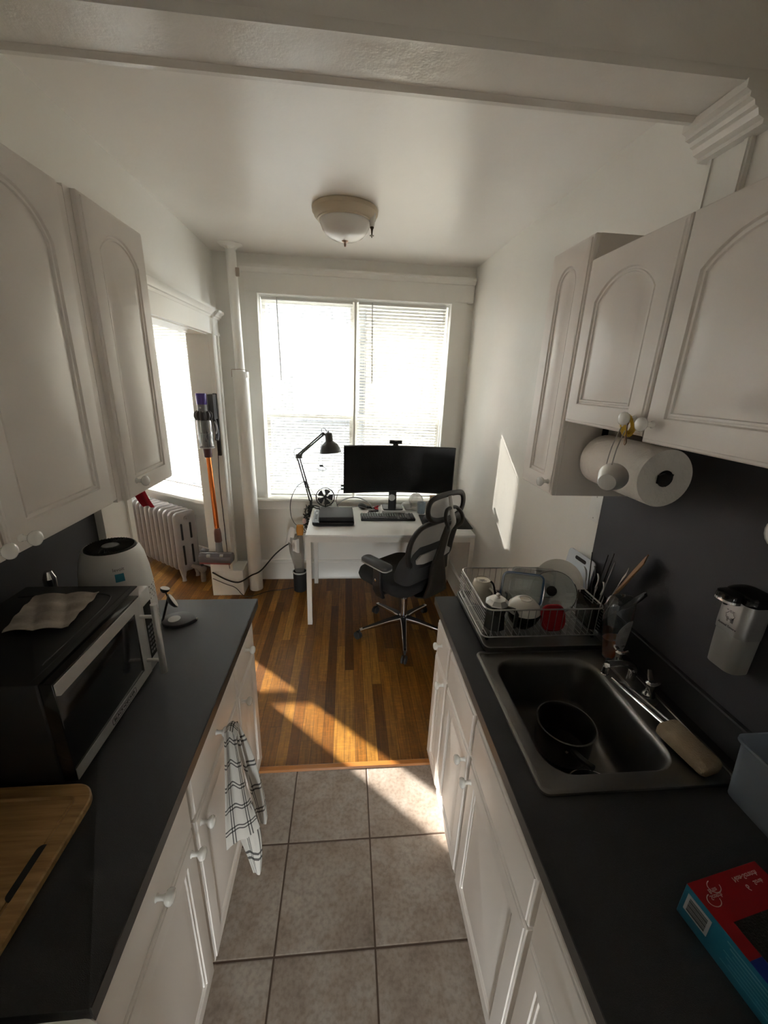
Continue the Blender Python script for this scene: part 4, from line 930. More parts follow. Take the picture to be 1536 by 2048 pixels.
# utensil caddy with its contents
UC = V3((.955, 1.292, RZ))
o = thing('utensil_caddy', 'dark clear plastic utensil caddy at the right end of the rack', 'caddy', UC)
def uc(ins, z): return [(x, y, RZ + z) for x, y in rrect(.084 - 2 * ins, .116 - 2 * ins, .014, 5, UC.x, UC.y)]
MB().loft([uc(.008, 0), uc(.006, .003), uc(0, .112), uc(.003, .112), uc(.009, .006)]).build('caddy_body', thin_glass('smoky_plastic', (.38, .30, .25), .08, .1, .45, (.10, .075, .06)), o)
def spoon(name, label, base, tip, kind, m, grp=None):
    a, c = V3(base), V3(tip); d = (c - a); L = d.length; M = frame(a, d, (-.6, -.75, .1)); mb = MB().at(M)
    if kind == 'spoon':
        mb.tube([(0, 0, 0), (0, 0, L * .45), (0, 0, L * .72)], [.0030, .0026, .0024], 8, sy=.5)
        mb.loft([[(x * w_, y * .003 + dz, L * t) for x, y in circ(1, 14)] for t, w_, dz in ((.70, .003, 0), (.76, .010, .003), (.84, .0165, .006), (.92, .016, .006), (.97, .010, .003), (1.0, .002, 0))])
    elif kind == 'fork':
        mb.tube([(0, 0, 0), (0, 0, L * .6), (0, .001, L * .72)], [.0032, .0024, .003], 8, sy=.5)
        mb.loft([[(x * w_, y * .0012, L * t) for x, y in circ(1, 12)] for t, w_ in ((.70, .004), (.76, .010), (.82, .011))])
        for q in (-.0085, -.0028, .0028, .0085): mb.tube([(q, 0, L * .81), (q, .002, L * .92), (q, 0, L)], [.0016, .0014, .0006], 6)
    elif kind == 'stick': mb.tube([(0, 0, 0), (0, 0, L)], [.0034, .0018], 8)
    elif kind == 'spatula':
        mb.tube([(0, 0, 0), (0, 0, L * .6)], [.006, .007], 10, sy=.6)
        mb.loft([[(x, y, L * t) for x, y in rrect(w_, th, .002, 3)] for t, w_, th in ((.50, .016, .010), (.60, .040, .008), (.76, .054, .007), (.95, .060, .005), (1, .054, .004))])
    elif kind == 'ladle':
        mb.tube([(0, 0, 0), (0, 0, L * .62)], [.005, .006], 10, sy=.6)
        mb.loft([[(x * w_, y * .006, L * t) for x, y in circ(1, 16)] for t, w_ in ((.58, .006), (.66, .020), (.78, .030), (.90, .029), (.97, .019), (1, .004))])
    ob = mb.build(name, m, loc=base, angle=50); tag(ob, label, {'stick': 'chopstick'}.get(kind, kind), grp); return ob
ub = lambda x, y: (UC.x + x, UC.y + y, RZ + .012)
spoon('spoon', 'steel spoon leaning left out of the utensil caddy', ub(.01, .02), (.950, 1.388, 1.140), 'spoon', STEEL, 'cutlery in the caddy')
spoon('spoon', 'steel spoon upright just right of the leftmost spoon', ub(.01, .03), (.975, 1.360, 1.155), 'spoon', GREYP, 'cutlery in the caddy')
spoon('spoon', 'large dark spoon in the middle of the caddy', ub(0, 0), (.955, 1.305, 1.150), 'spoon', STEEL, 'cutlery in the caddy')
spoon('spoon', 'steel spoon with its bowl turned to the viewer above the caddy front', ub(.01, -.02), (.945, 1.252, 1.142), 'spoon', STEEL, 'cutlery in the caddy')
for k, (x, y, tp_, lb) in enumerate(((.0, -.03, (.935, 1.222, 1.098), 'steel fork lowest over the front of the caddy'), (.015, -.03, (.955, 1.192, 1.112), 'steel fork leaning to the right over the amber bottle'), (-.01, .0, (.940, 1.275, 1.115), 'steel fork in the centre of the caddy'))):
    spoon('fork', lb, ub(x, y), tp_, 'fork', STEEL, 'cutlery in the caddy')
for k, (x, y, tp_, lb) in enumerate(((.0, .035, (.960, 1.370, 1.210), 'dark chopstick standing straight up, leftmost of the four'), (.0, .02, (.972, 1.295, 1.232), 'dark chopstick second from the left in the caddy'), (.01, .015, (.980, 1.276, 1.246), 'dark chopstick third from the left, tip nearest the wall'), (.015, .01, (.985, 1.268, 1.215), 'short thin metal stick, rightmost of the sticks in the caddy'))):
    spoon('chopstick', lb, ub(x, y), tp_, 'stick', BLK if k < 3 else STEEL, 'chopsticks in the caddy')
spoon('wooden_spatula', 'brown wooden spatula leaning towards the charcoal panel', ub(.02, .01), (.985, 1.130, 1.292), 'spatula', WOODSP)
spoon('slotted_turner', 'steel turner leaning beside the wooden spatula', ub(.02, -.01), (.980, 1.190, 1.225), 'fork', STEEL)
spoon('serving_spoon', 'black serving spoon leaning far right over the soap bottle', ub(.015, -.025), (.968, 1.075, 1.190), 'ladle', BLK)

# ================================================================== on the right wall
# paper towel roll and its under-cabinet holder
o = thing('paper_towel_roll', 'white paper towel roll hanging under the short wall cabinet', 'paper towel', (.84, 1.11, 1.70))
Ax = V3((.842, 0, 1.598)); ya, yc = .975, 1.252; rr_ = .079
def prg(r, y): return [(Ax.x + r * math.cos(a), y, Ax.z + r * math.sin(a)) for a in [2 * PI * i / 48 for i in range(48)]]
MB().loft([prg(.021, ya + .001), prg(rr_ - .002, ya), prg(rr_, ya + .003), prg(rr_ + .0006, (ya + yc) / 2), prg(rr_, yc - .003), prg(rr_ - .002, yc), prg(.021, yc)], True, True).build('roll', PAPERT, o)
MB().loft([prg(.0225, ya - .0006), prg(.0225, ya - .001), prg(.019, ya - .001)], False, True).build('core', BLKM, o)
h = MB(); h.cyl((Ax.x, ya - .008, Ax.z), (Ax.x, yc + .018, Ax.z), .006, n=10); h.lathe([(.012, 0), (.014, .004), (.010, .010)], 14, (0, 0, 0)) if 0 else None
for y in (yc + .013,): h.box(Ax.x - .010, Ax.x + .010, y - .0015, y + .0015, Ax.z - .012, 1.712)
h.box(Ax.x - .012, Ax.x + .012, yc - .05, yc + .014, 1.705, 1.712); h.build('holder', BLK, o)
MB().loft([[(Ax.x + x - .004, y, Ax.z + z) for x, z in ((-.020, -.012), (.004, -.020), (.016, -.006), (.019, .014), (.006, .010), (-.004, .016), (-.020, .010))] for y in (ya - .010, ya - .002)]).build('holder_clip', BLK, o)
# measuring cups hung from the knob with yellow bands
KN = V3((.668, .948, 1.752))
o = thing('measuring_cup', 'small steel measuring cup hanging from the cabinet knob', 'measuring cup', KN)
cc = V3((.655, .925, 1.607)); M = frame(cc, (-.72, -.66, -.14))
MB().at(M).lathe([(.017, .030), (.020, .0305), (.0235, .026), (.033, -.016), (.0355, -.020), (.034, -.020), (.0315, -.015), (.022, .024), (0, .0245)], 32).build('cup', STEEL, o)
h = MB()
for dx in (-.006, .006): h.tube(spline([cc + V3((-.004 + dx * .5, .012 - dx, .034)), cc + V3((.006 + dx * .5, .020 - dx, .075)), KN + V3((.010 + dx * .4, -dx, -.014))], 6), .0015, 6)
h.tube([KN + V3((.012 + .008 * math.cos(a), .008 * math.sin(a), -.008 + .010 * math.cos(a))) for a in [i * .52 for i in range(12)]], .0015, 6, closed=True); h.build('handle', WIRE, o)
o = MB()
for q in range(4):
    o.tube([KN + V3((.016 + .003 * q + .004 * math.sin(a * 2), .011 * math.cos(a), -.010 - .002 * q + .020 * math.sin(a))) for a in [i * PI / 10 for i in range(20)]], .0013, 5, closed=True)
o.sheet(lambda u, v: KN + V3((.004 + .03 * v, -.012 + .022 * u, -.014 - .028 * math.sin(PI * v) + .0)), 4, 10, .0012)
o = o.build('rubber_band', YEL, loc=KN); tag(o, 'yellow rubber bands looped round the cabinet knob', 'rubber band')
o = MB(); o.tube(spline([KN + V3((.012, -.006, .004)), KN + V3((.006, -.016, -.03)), KN + V3((.008, -.020, -.055)), KN + V3((.012, -.008, -.060)), KN + V3((.014, -.004, -.03)), KN + V3((.016, .004, .002))], 6, True), .0013, 6, closed=True)
o = o.build('wire_ring', mat('copper_wire', (.30, .19, .13), .35, .9), loc=KN); tag(o, 'thin copper wire loop hanging beside the measuring cup handle', 'wire')
# switch plate
o = thing('switch_plate', 'white blank wall plate at the corner of the charcoal panel', 'wall plate', (1.028, 1.505, 1.35))
MB().at(frame((1.0285, 1.503, 1.352), (-1, -.016, 0), (0, -1, 0))).rbox((0, 0, .002), (.078, .12, .006), .004, .0025).build('plate', WHITE, o)
for z in (-.045, .045): MB().at(frame((1.0235, 1.503, 1.352 + z), (-1, -.016, 0))).lathe([(.0032, 0), (.0028, .001), (0, .0012)], 10).build('screw', LGREY, o)
# automatic soap dispenser mounted on the panel
o = thing('soap_dispenser', 'grey wall soap dispenser with a black top and a sheep drawing', 'soap dispenser', (1.0, .79, 1.15))
def sd(z, w_, d_, r=.022): return [(1.0235 - d_ / 2 + x, .792 + y, z) for x, y in rrect(d_, w_, r, 7)]
tank = MB().loft([sd(1.142, .070, .056), sd(1.146, .078, .062), sd(1.185, .080, .064), sd(1.246, .082, .066)]).build('tank', FROST, o, angle=50)
MB().loft([sd(1.1465, .072, .056), sd(1.150, .074, .058), sd(1.174, .075, .059)]).build('liquid', thin_glass('soap_liquid', (.66, .66, .60), .03, .2, .6, (.40, .40, .33)), tank, angle=50)
hs = MB().loft([sd(1.247, .084, .068), sd(1.262, .085, .069), sd(1.330, .085, .069), sd(1.336, .084, .068)]).build('housing', mat('satin_steel_grey', (.36, .355, .35), .35, .6), o, angle=50)
MB().loft([sd(1.336, .085, .069), sd(1.340, .086, .070), sd(1.356, .084, .069), sd(1.361, .076, .062)]).build('top', BLKG, o, angle=50)
nz = MB().at(Matrix.Translation((.948, .800, 1.344))); nz.loft([[(x, y, z) for x, y in rrect(.056 - 2 * i_, .058 - 2 * i_, .022, 7)] for z, i_ in ((-.014, .006), (-.010, .001), (0, 0), (.010, .001), (.014, .007))]); nz = nz.build('nozzle', BLKG, o, angle=50)
MB().at(Matrix.Translation((.948, .800, 1.344))).loft([[(x, y, z) for x, y in rrect(.0575, .0595, .0225, 7)] for z in (-.009, -.003)]).build('nozzle_band', CHROME, nz, angle=50)
MB().cyl((.940, .802, 1.332), (.940, .802, 1.322), .005, n=10).build('spout_tip', BLK, nz)
FM = frame((.9538, .792, 1.284), (-1, 0, 0), (0, -1, 0))
tx = MB().at(FM); tx.text('Animal Secure', .0085, Matrix.Translation((0, -.018, .0006)), .0003)
tx.tube([(.011 * math.cos(a) * (1 + .12 * math.sin(7 * a)), .010 + .010 * math.sin(a) * (1 + .12 * math.cos(6 * a)), .0006) for a in [i * 2 * PI / 40 for i in range(40)]], .0005, 4, closed=True)
for q in (-.006, .004, .008): tx.tube([(q, .006, .0006), (q + .001, -.006, .0006), (q + .003, -.006, .0006), (q + .003, .006, .0006)], .0005, 4)
for q in (-.012, -.004, .004): tx.tube([(q, .024, .0006), (q + .002, .022, .0006), (q + .004, .0245, .0006)], .0005, 4)
tx.build('print', INK, hs)
# red cloth corner hanging behind the left wall cabinet
o = MB().sheet(lambda u, v: (-.86 + .045 * u + .05 * v, 1.612 + .012 * math.sin(u * 6) + .004 * v, 1.44 - .135 * v + .02 * u * (1 - v) - .02 * math.sin(v * 3) + 0 * u) if True else 0, 12, 14, .004)
o = o.build('oven_mitt', mat('red_cloth', (.50, .015, .035), .85, bump=.4, bscale=150), loc=(-.85, 1.61, 1.40)); tag(o, 'red cloth tip showing under the narrow left wall cabinet', 'cloth')
# ================================================================== ceiling light
LX, LY = -.018, 2.545
o = thing('ceiling_light', 'beige rimmed flush ceiling light with a white glass bowl', 'ceiling light', (LX, LY, CZ))
MB().lathe([(.172, 0), (.176, -.006), (.174, -.022), (.166, -.030), (.164, -.040), (.156, -.048), (.148, -.052), (.146, -.058), (.138, -.060), (.134, -.052), (0, -.050)], 48, (LX, LY, CZ)).build('rim', BEIGEL, o)
MB().lathe([(.136, -.054), (.134, -.072), (.122, -.098), (.100, -.122), (.070, -.138), (.035, -.146), (0, -.148)], 40, (LX, LY, CZ)).build('glass_bowl', OPAL, o)
MB().lathe([(.018, -.144), (.019, -.148), (.014, -.153), (.008, -.156), (.006, -.160), (.0065, -.166), (.0050, -.170), (.0055, -.174), (0, -.176)], 18, (LX, LY, CZ)).build('finial', BRASS, o)
o = thing('ceiling_hook', 'small hanging sprinkler-like fitting just right of the ceiling light', 'ceiling fitting', (LX + .150, LY - .01, CZ))
hx, hy = LX + .142, LY - .05
MB().lathe([(.018, 0), (.018, -.06), (.014, -.066), (.012, -.085), (.009, -.088)], 16, (hx, hy, CZ)).build('collar', OPAL, o)
MB().lathe([(.010, -.088), (.011, -.092), (.006, -.10), (.004, -.118), (.003, -.126), (.012, -.127), (.012, -.129), (.003, -.130), (.002, -.138)], 14, (hx, hy, CZ)).build('tip', BRONZE, o)

# ================================================================== steam riser pipe in the corner
o = thing('steam_pipe', 'white painted floor to ceiling steam pipe in the far left corner', 'pipe', (-.80, 3.31, 0))
p = MB(); p.tube([(-.797, 3.310, 0), (-.800, 3.308, .9), (-.806, 3.312, 1.80)], [.057, .0575, .057], 24); p.lathe([(.058, 0), (.060, .01), (.0585, .05)], 24, (-.806, 3.312, 1.79), False, False); p.build('sleeve', TRIM, o)
MB().tube([(-.806, 3.312, 1.78), (-.816, 3.312, CZ)], .034, 20).build('riser', TRIM, o)
c = MB(); rnd = random.Random(9); c.lathe([(.034, -.03), (.044, -.018), (.060, -.010), (.085, 0)], 24, (-.816, 3.312, CZ), False, True)
for v in c.bm.verts: v.co += V3((rnd.uniform(-.006, .006), rnd.uniform(-.006, .006), rnd.uniform(-.005, 0)))
c.build('plaster_collar', TRIM, o)
MB().rbox((-.772, 3.282, 2.50), (.026, .020, .055), .006, .004).build('clamp', mat('old_bronze_clip', (.40, .34, .28), .5), o)
# staple of wire round the top of the sleeve
MB().tube([(-.752, 3.268, 1.80), (-.752, 3.264, 1.853), (-.80, 3.252, 1.857), (-.86, 3.270, 1.853), (-.862, 3.274, 1.80)], .0018, 6).build('wire_clip', mat('rusty_wire', (.25, .16, .10), .6), o)

# ================================================================== radiator in the side room
RU = V3((-.80, .60, 0)).normalized(); RW_ = V3((.60, .80, 0)).normalized(); RP = V3((-1.470, 3.418, 0))
RM = Matrix(((RU.x, RW_.x, 0, RP.x), (RU.y, RW_.y, 0, RP.y), (0, 0, 1, 0), (0, 0, 0, 1)))
o = thing('radiator', 'old painted cast iron column radiator under the angled window', 'radiator', RP)
NS, PIT, DEP, ZT = 11, .074, .205, .655
for k in range(NS):
    u0 = k * PIT
    m = MB().at(RM)
    def sec(ring_w, th):  # rounded upright outline in the (depth, z) plane
        return [(a, c) for a, c in rrect(ring_w, ZT - .085, .055, 5, DEP / 2, .085 + (ZT - .085) / 2)]
    rings = []
    for q, th in ((.003, -.034), (.009, -.014), (.022, -.002), (.036, 0), (.050, -.002), (.063, -.014), (.069, -.034)):
        rings.append([(u0 + q, a, z) for a, z in rrect(DEP + 2 * th, ZT - .085 + 2 * th, .05, 5, DEP / 2, .085 + (ZT - .085) / 2)])
    m.loft(rings)
    m.cyl((u0 - .005, DEP / 2, ZT - .06), (u0 + PIT, DEP / 2, ZT - .06), .024, n=12); m.cyl((u0 - .005, DEP / 2, .13), (u0 + PIT, DEP / 2, .13), .024, n=12)
    sct = m.build('section', RADP, o, angle=40)
    if k == 0:
        sl = MB().at(RM)
        for a, z0, z1 in ((.048, .16, .35), (.048, .40, .555), (.132, .16, .34), (.132, .40, .55)):
            sl.loft([[(u, a + x * 1, z0 + (z1 - z0) / 2 + y) for x, y in rrect(.017, z1 - z0, .008, 4)] for u in (-.001, .006)])
        sl.build('slots', BLKM, sct)
        MB().at(RM @ frame((.004, DEP / 2, ZT - .06), (-1, 0, 0))).lathe([(.022, 0), (.021, .008), (.010, .010), (.009, .018), (0, .019)], 12).build('bleed_plug', RADP, sct)
for k in (0, NS - 1):
    for a in (.035, DEP - .035):
        f = MB().at(RM); f.tube([(k * PIT + .036, a, .14), (k * PIT + .034, a, .09), (k * PIT + .028, a - .004, .03), (k * PIT + .020, a - .008, .0)], [.034, .028, .015, .020], 10); f.build('leg', RADP, o)
o = thing('radiator_valve', 'dusty steam valve and pipe at the floor end of the radiator', 'valve', (-1.29, 3.40, 0))
v = MB(); vx, vy = -1.300, 3.45
v.tube([(vx, vy, 0), (vx, vy, .10)], .022, 12); v.ball((vx, vy, .125), .036, 14, 10, (1, 1, .9)); v.tube([(vx, vy, .125), (vx - .055, vy + .03, .128), (-1.40, 3.50, .13)], .02, 12); v.build('valve_body', mat('dusty_metal', (.20, .165, .14), .7, var=.3, vscale=30), o)
MB().lathe([(.012, 0), (.012, .03), (.030, .034), (.034, .045), (.028, .058), (.010, .062)], 16, (vx, vy, .155)).build('handwheel', BLKM, o)

# ================================================================== stick vacuum on its wall dock
o = thing('stick_vacuum', 'cordless stick vacuum with a copper tube hanging on the door jamb', 'vacuum cleaner', (-1.03, 3.12, .38))
vx, vy = -1.030, 3.085
LN = lambda z: V3((vx + (1.30 - z) * .020 + .0, vy, z))      # hangs a touch off plumb
def vl(prof, n=28): return [[LN(z) + V3((r * math.cos(2 * PI * i / n), r * math.sin(2 * PI * i / n), 0)) for i in range(n)] for r, z in prof]
MB().loft(vl([(.034, 1.606), (.0365, 1.612), (.0380, 1.676), (.036, 1.682), (.010, 1.683)])).build('filter_cap', PURPLE, o, angle=50)
MB().loft(vl([(.042, 1.540), (.038, 1.560), (.035, 1.606)])).build('motor_housing', GREYP, o, angle=50)
MB().at(frame(LN(1.585) + V3((-.004, -.036, 0)), (-.1, -1, 0))).lathe([(.007, 0), (.006, .002), (0, .003)], 12).build('button', LGREY, o)
cy = MB()
for i in range(12):
    a = 2 * PI * i / 12; c = LN(1.53) + V3((.046 * math.cos(a), .046 * math.sin(a), 0))
    cy.tube([c + V3((.004 * math.cos(a), .004 * math.sin(a), -.032)), c + V3((.010 * math.cos(a), .010 * math.sin(a), -.006)), c + V3((.008 * math.cos(a), .008 * math.sin(a), .014)), c + V3((-.004 * math.cos(a), -.004 * math.sin(a), .030))], [.005, .0105, .011, .006], 8)
cy.loft(vl([(.045, 1.498), (.045, 1.555)])); cy.build('cyclones', DGREY, o, angle=50)
MB().loft(vl([(.050, 1.300), (.052, 1.306), (.055, 1.49), (.052, 1.496)])).build('dust_bin', thin_glass('bin_glass', (.74, .76, .76), .16, .05), o, angle=50)
MB().loft(vl([(.030, 1.302), (.030, 1.395), (.038, 1.40), (.038, 1.402), (.026, 1.403), (.028, 1.49)])).build('shroud', DGREY, o, angle=50)
MB().loft(vl([(.0535, 1.294), (.0535, 1.300), (.050, 1.303)])).build('bin_base', LGREY, o, angle=50)
MB().loft(vl([(.026, 1.225), (.028, 1.232), (.030, 1.292)])).build('inlet', mat('maroon_plastic', (.085, .03, .035), .4), o, angle=50)
MB().tube([LN(1.230), LN(.640)], .0180, 20).build('wand', COPPER, o)
MB().loft(vl([(.026, .545), (.028, .55), (.0265, .62), (.022, .655), (.019, .66)])).build('wand_collar', mat('red_grey_plastic', (.12, .055, .045), .4), o, angle=50)
nk = MB(); nk.tube([LN(.555), LN(.500) + V3((0, -.005, 0)), LN(.455) + V3((.004, -.018, 0))], [.024, .026, .030], 14); nk.build('neck', GREYP, o)
hm = frame((-1.022, 3.045, .428), (.955, -.06, -.29), (0, -1, 0))
hd = MB().at(Matrix.Translation((-1.030, 3.050, .425)) @ Matrix.Rotation(math.radians(-4), 4, 'Z'))
hp = [(-.045, -.036), (.030, -.040), (.044, -.030), (.048, -.004), (.036, .026), (.012, .040), (-.016, .040), (-.042, .020), (-.050, -.010)]
hd.loft([[(x, a * k, c * k) for a, c in hp] for x, k in ((-.128, .85), (-.124, 1), (.124, 1), (.128, .85))]); hd = hd.build('head', mat('smoked_head', (.115, .105, .115), .25), o)
MB().at(Matrix.Translation((-1.030, 3.050, .425)) @ Matrix.Rotation(math.radians(-4), 4, 'Z')).box(-.120, .120, -.047, .034, -.043, -.030).build('brush_strip', mat('brush_red', (.20, .04, .04), .6), hd)
for x in (-.05, .05): MB().cyl((-1.03 + x - .012, 3.012, .452), (-1.03 + x + .012, 3.012, .452), .012, n=12).build('release_button', LGREY, hd)
MB().at(Matrix.Translation((-1.13, 3.09, .468)) @ Matrix.Rotation(math.radians(18), 4, 'Y')).rbox((0, 0, 0), (.055, .05, .008), .004, .003).build('hinge_flap', GREYP, hd)
# handle and battery behind the bin
hb = MB(); hb.box(-1.000, -.962, 3.098, 3.175, 1.50, 1.675); hb.build('battery', DGREY, o)
MB().tube(spline([(-.985, 3.14, 1.52), (-.975, 3.15, 1.46), (-.968, 3.15, 1.39), (-.970, 3.13, 1.345)], 5), .014, 10).build('grip', DGREY, o)
tg = MB(); tg.tube(spline([(-.966, 3.10, 1.485), (-.952, 3.09, 1.455), (-.952, 3.09, 1.42), (-.962, 3.10, 1.40)], 5), .006, 8); tg.build('trigger', LGREY, o)
o = thing('vacuum_dock', 'slim black wall dock holding the vacuum against the jamb', 'charging dock', (-.972, 3.185, 1.23))
MB().rbox((-.972, 3.180, 1.45), (.028, .018, .46), .006, .003).build('back_plate', BLK, o)
MB().tube(spline([(-.985, 3.180, 1.24), (-.995, 3.185, 1.0), (-.99, 3.183, .70), (-.985, 3.18, .40), (-.975, 3.176, .26)], 6), .003, 6).build('cord', BLK, o)

# ================================================================== desk
DX0, DX1, DYF, DYB, DZT = -.290, .962, 2.722, 3.424, .745
o = thing('desk', 'white rectangular desk with square metal legs under the window', 'desk', ((DX0 + DX1) / 2, (DYF + DYB) / 2, 0))
MB().rbox(((DX0 + DX1) / 2, (DYF + DYB) / 2, DZT - .009), (DX1 - DX0, DYB - DYF, .018), .003, .0015).build('tabletop', DESKW, o)
f = MB(); f.box(DX0 + .002, DX1 - .002, DYF + .004, DYF + .024, DZT - .058, DZT - .0185); f.box(DX0 + .002, DX1 - .002, DYB - .024, DYB - .004, DZT - .058, DZT - .0185)
f.box(DX0 + .002, DX0 + .022, DYF + .024, DYB - .024, DZT - .058, DZT - .0185); f.box(DX1 - .022, DX1 - .002, DYF + .024, DYB - .024, DZT - .058, DZT - .0185); f.build('frame', DESKM, o)
for x in (DX0 + .001, DX1 - .036):
    for y in (DYF + .002, DYB - .037): MB().box(x, x + .035, y, y + .035, 0, DZT - .0185).build('leg', DESKM, o)
T = DZT
# monitor
MX, MYp, MZb, MZt = .413, 3.10, .958, 1.335
o = thing('monitor', 'black curved ultrawide computer monitor on the desk', 'monitor', (MX, 3.15, T))
def curve_y(x): return MYp + .030 - .10 * x * x / .19 * .55 * 1.0
pan = MB(); hw = .436
xs = [-hw + 2 * hw * i / 24 for i in range(25)]
pan.loft([[(MX + x, curve_y(x) + a, z) for a, z in ((0, MZb), (.022, MZb), (.034, MZb + .03), (.034, MZt - .03), (.022, MZt), (0, MZt))] for x in xs]); pan = pan.build('bezel', BLK, o)
sc = MB(); sc.loft([[(MX + x * .985, curve_y(x * .985) - .0008, z) for z in (MZb + .014, MZt - .007)] + [(MX + x * .985, curve_y(x * .985) + .002, z) for z in (MZt - .007, MZb + .014)] for x in xs]); sc.build('screen', SCREEN, o)
nk = MB(); nx = .382
nk.loft([[(nx + x, MYp + .105 + y, z) for x, y in rrect(w_, .026, .006, 4)] for z, w_ in ((.775, .066), (1.20, .060))]); nk.build('stand_neck', BLK, o)
MB().at(frame((nx - .006, MYp + .0915, .895), (0, -1, 0))).lathe([(.028, 0), (.028, .0015), (.0, .0016)], 28).build('painted_hole', mat('painted_daylight', (.75, .77, .78), .4), o)  # white disc painted for daylight showing through the stand neck
MB().rbox((nx + .01, MYp + .165, T + .045), (.17, .150, .010), .02, .003).build('stand_base', BLK, o)
MB().box(nx - .05, nx + .05, MYp + .05, MYp + .095, 1.08, 1.24).build('mount', BLK, o)
# white box the stand rests on
o = MB().rbox((nx + .015, MYp + .165, T + .0200), (.20, .165, .038), .004, .002).build('riser_box', WHBOX, loc=(nx, MYp + .07, T)); tag(o, 'flat white box under the monitor stand', 'box')
# webcam
o = thing('webcam', 'black webcam perched on top of the monitor', 'webcam', (.378, MYp + .03, MZt))
MB().loft([[(x, .0 + y, MZt + .030 + z) for y, z in [(a * .016 * k + MYp + .022, c * .015 * k) for a, c in circ(1, 16)]] for x, k in ((.330, .75), (.334, 1), (.424, 1), (.428, .75))]).build('body', BLK, o)
MB().rbox((.379, MYp + .026, MZt + .008), (.040, .040, .016), .004, .003).build('clip', BLK, o)
MB().at(frame((.379, MYp + .006, MZt + .030), (0, -1, 0))).lathe([(.011, -.002), (.010, .002), (0, .0025)], 18).build('lens', BLKG, o)
# keyboard with its keys
o = thing('keyboard', 'black full size keyboard with lit key legends', 'keyboard', (.335, 3.10, T))
KM = Matrix.Translation((.337, 3.098, T)) @ Matrix.Rotation(math.radians(.8), 4, 'Z')
MB().at(KM).rbox((0, 0, .010), (.440, .140, .020), .006, .003).build('base', BLK, o)
ky = MB().at(KM); lgd = MB().at(KM)
for r in range(6):
    for c in range(21):
        if c in (14, 18) or (r == 5 and c in (4, 5, 6, 7, 8)): continue
        x, y = -.207 + c * .0207, .052 - r * .0208
        ky.loft([[(x + a, y + b_, z) for a, b_ in rrect(w_, w_, .003, 2)] for w_, z in ((.0180, .019), (.0135, .0275))])
        if r < 4 and (c < 14): lgd.box(x - .003, x + .003, y - .002, y + .004, .0274, .0279)
ky.box(-.207 + 3.6 * .0207, -.207 + 8.4 * .0207, .052 - 5 * .0208 - .008, .052 - 5 * .0208 + .008, .019, .0272)
k = ky.build('keys', DGREY, o); lgd.build('legends', mat('pale_key_legend', (.62, .78, .74), .5), k)
# mouse pad and mouse
o = MB().at(Matrix.Translation((.795, 3.02, T + .0016)) @ Matrix.Rotation(math.radians(-2), 4, 'Z')).rbox((0, 0, 0), (.385, .33, .003), .012, .0008).build('mouse_pad', BLKM, loc=(.795, 3.02, T)); tag(o, 'black mouse pad at the right end of the desk', 'mouse pad')
o = thing('mouse', 'black computer mouse on the black pad', 'mouse', (.655, 3.045, T + .003))
MB().at(Matrix.Translation((.655, 3.045, T + .0031))).loft([[(x * w_, y * l_, z) for x, y in circ(1, 20)] for w_, l_, z in ((.026, .050, 0), (.031, .056, .005), (.031, .055, .018), (.025, .044, .030), (.012, .024, .037))]).build('shell', BLK, o)
MB().at(frame((.655, 3.066, T + .036), (1, 0, 0))).lathe([(.006, -.003), (.007, 0), (.006, .003)], 12).build('wheel', GREYP, o)
# black flat device with its lid, left on the desk
o = thing('label_printer', 'flat black device with silver side buttons and a raised lid', 'printer', (-.095, 3.03, T))
PM = Matrix.Translation((-.100, 3.045, T)) @ Matrix.Rotation(math.radians(1.2), 4, 'Z')
MB().at(PM).loft([[(x, y, z) for x, y in rrect(w_, h_, .014, 5)] for w_, h_, z in ((.300, .285, .004), (.312, .300, .008), (.318, .308, .018), (.318, .308, .030), (.312, .302, .034))]).build('base', BLKG, o)
MB().at(PM).loft([[(.022 + x, .010 + y, z) for x, y in rrect(w_, h_, .014, 5)] for w_, h_, z in ((.262, .262, .034), (.264, .264, .036), (.264, .264, .058), (.258, .258, .064), (.245, .245, .066))]).build('lid', mat('black_leatherette', (.022, .021, .022), .6, bump=.3, bscale=250), o)
cs = MB().at(PM); cs.box(-.152, -.116, -.14, .14, .0335, .0352); cs = cs.build('control_strip', GREYP, o)
bt = MB().at(PM)
for y in (.085, .055): bt.box(-.143, -.124, y, y + .016, .035, .0365)
bt.build('silver_buttons', WHITE, cs)
bt = MB().at(PM)
for y in (.115, .015, -.022, -.06): bt.lathe([(.008, .035), (.008, .0375), (0, .038)], 12, (-.134, y, 0))
bt.build('round_buttons', BLK, cs)
# small desk fan
FX, FYc = -.178, 3.315
o = thing('desk_fan', 'small dark round desk fan with a wire guard beside the lamp', 'fan', (FX, FYc, T))
FMt = frame((FX, FYc - .01, T + .115), (.18, -.95, .28))
gd = MB().at(FMt)
for q in range(26):
    a = 2 * PI * q / 26
    for sg in (-1, 1): gd.tube([(.012 * math.cos(a), .012 * math.sin(a), sg * .024), (.045 * math.cos(a + .25), .045 * math.sin(a + .25), sg * .023), (.074 * math.cos(a + .4), .074 * math.sin(a + .4), sg * .012), (.078 * math.cos(a + .42), .078 * math.sin(a + .42), 0)], .0009, 4)
for z, r in ((0, .079), (.012, .076), (-.012, .076)): gd.tube([(r * math.cos(a), r * math.sin(a), z) for a in [i * 2 * PI / 40 for i in range(40)]], .0022, 6, closed=True)
gd.build('guard', BLK, o)
bl = MB().at(FMt)
for q in range(5):
    a = 2 * PI * q / 5
    bl.loft([[(r * math.cos(a + da), r * math.sin(a + da), zz) for da, zz in ((-.05 - w_, -.010), (w_, .010), (w_ + .03, .0085), (-.02 - w_, -.0115))] for r, w_ in ((.012, .25), (.035, .38), (.058, .42), (.068, .30))])
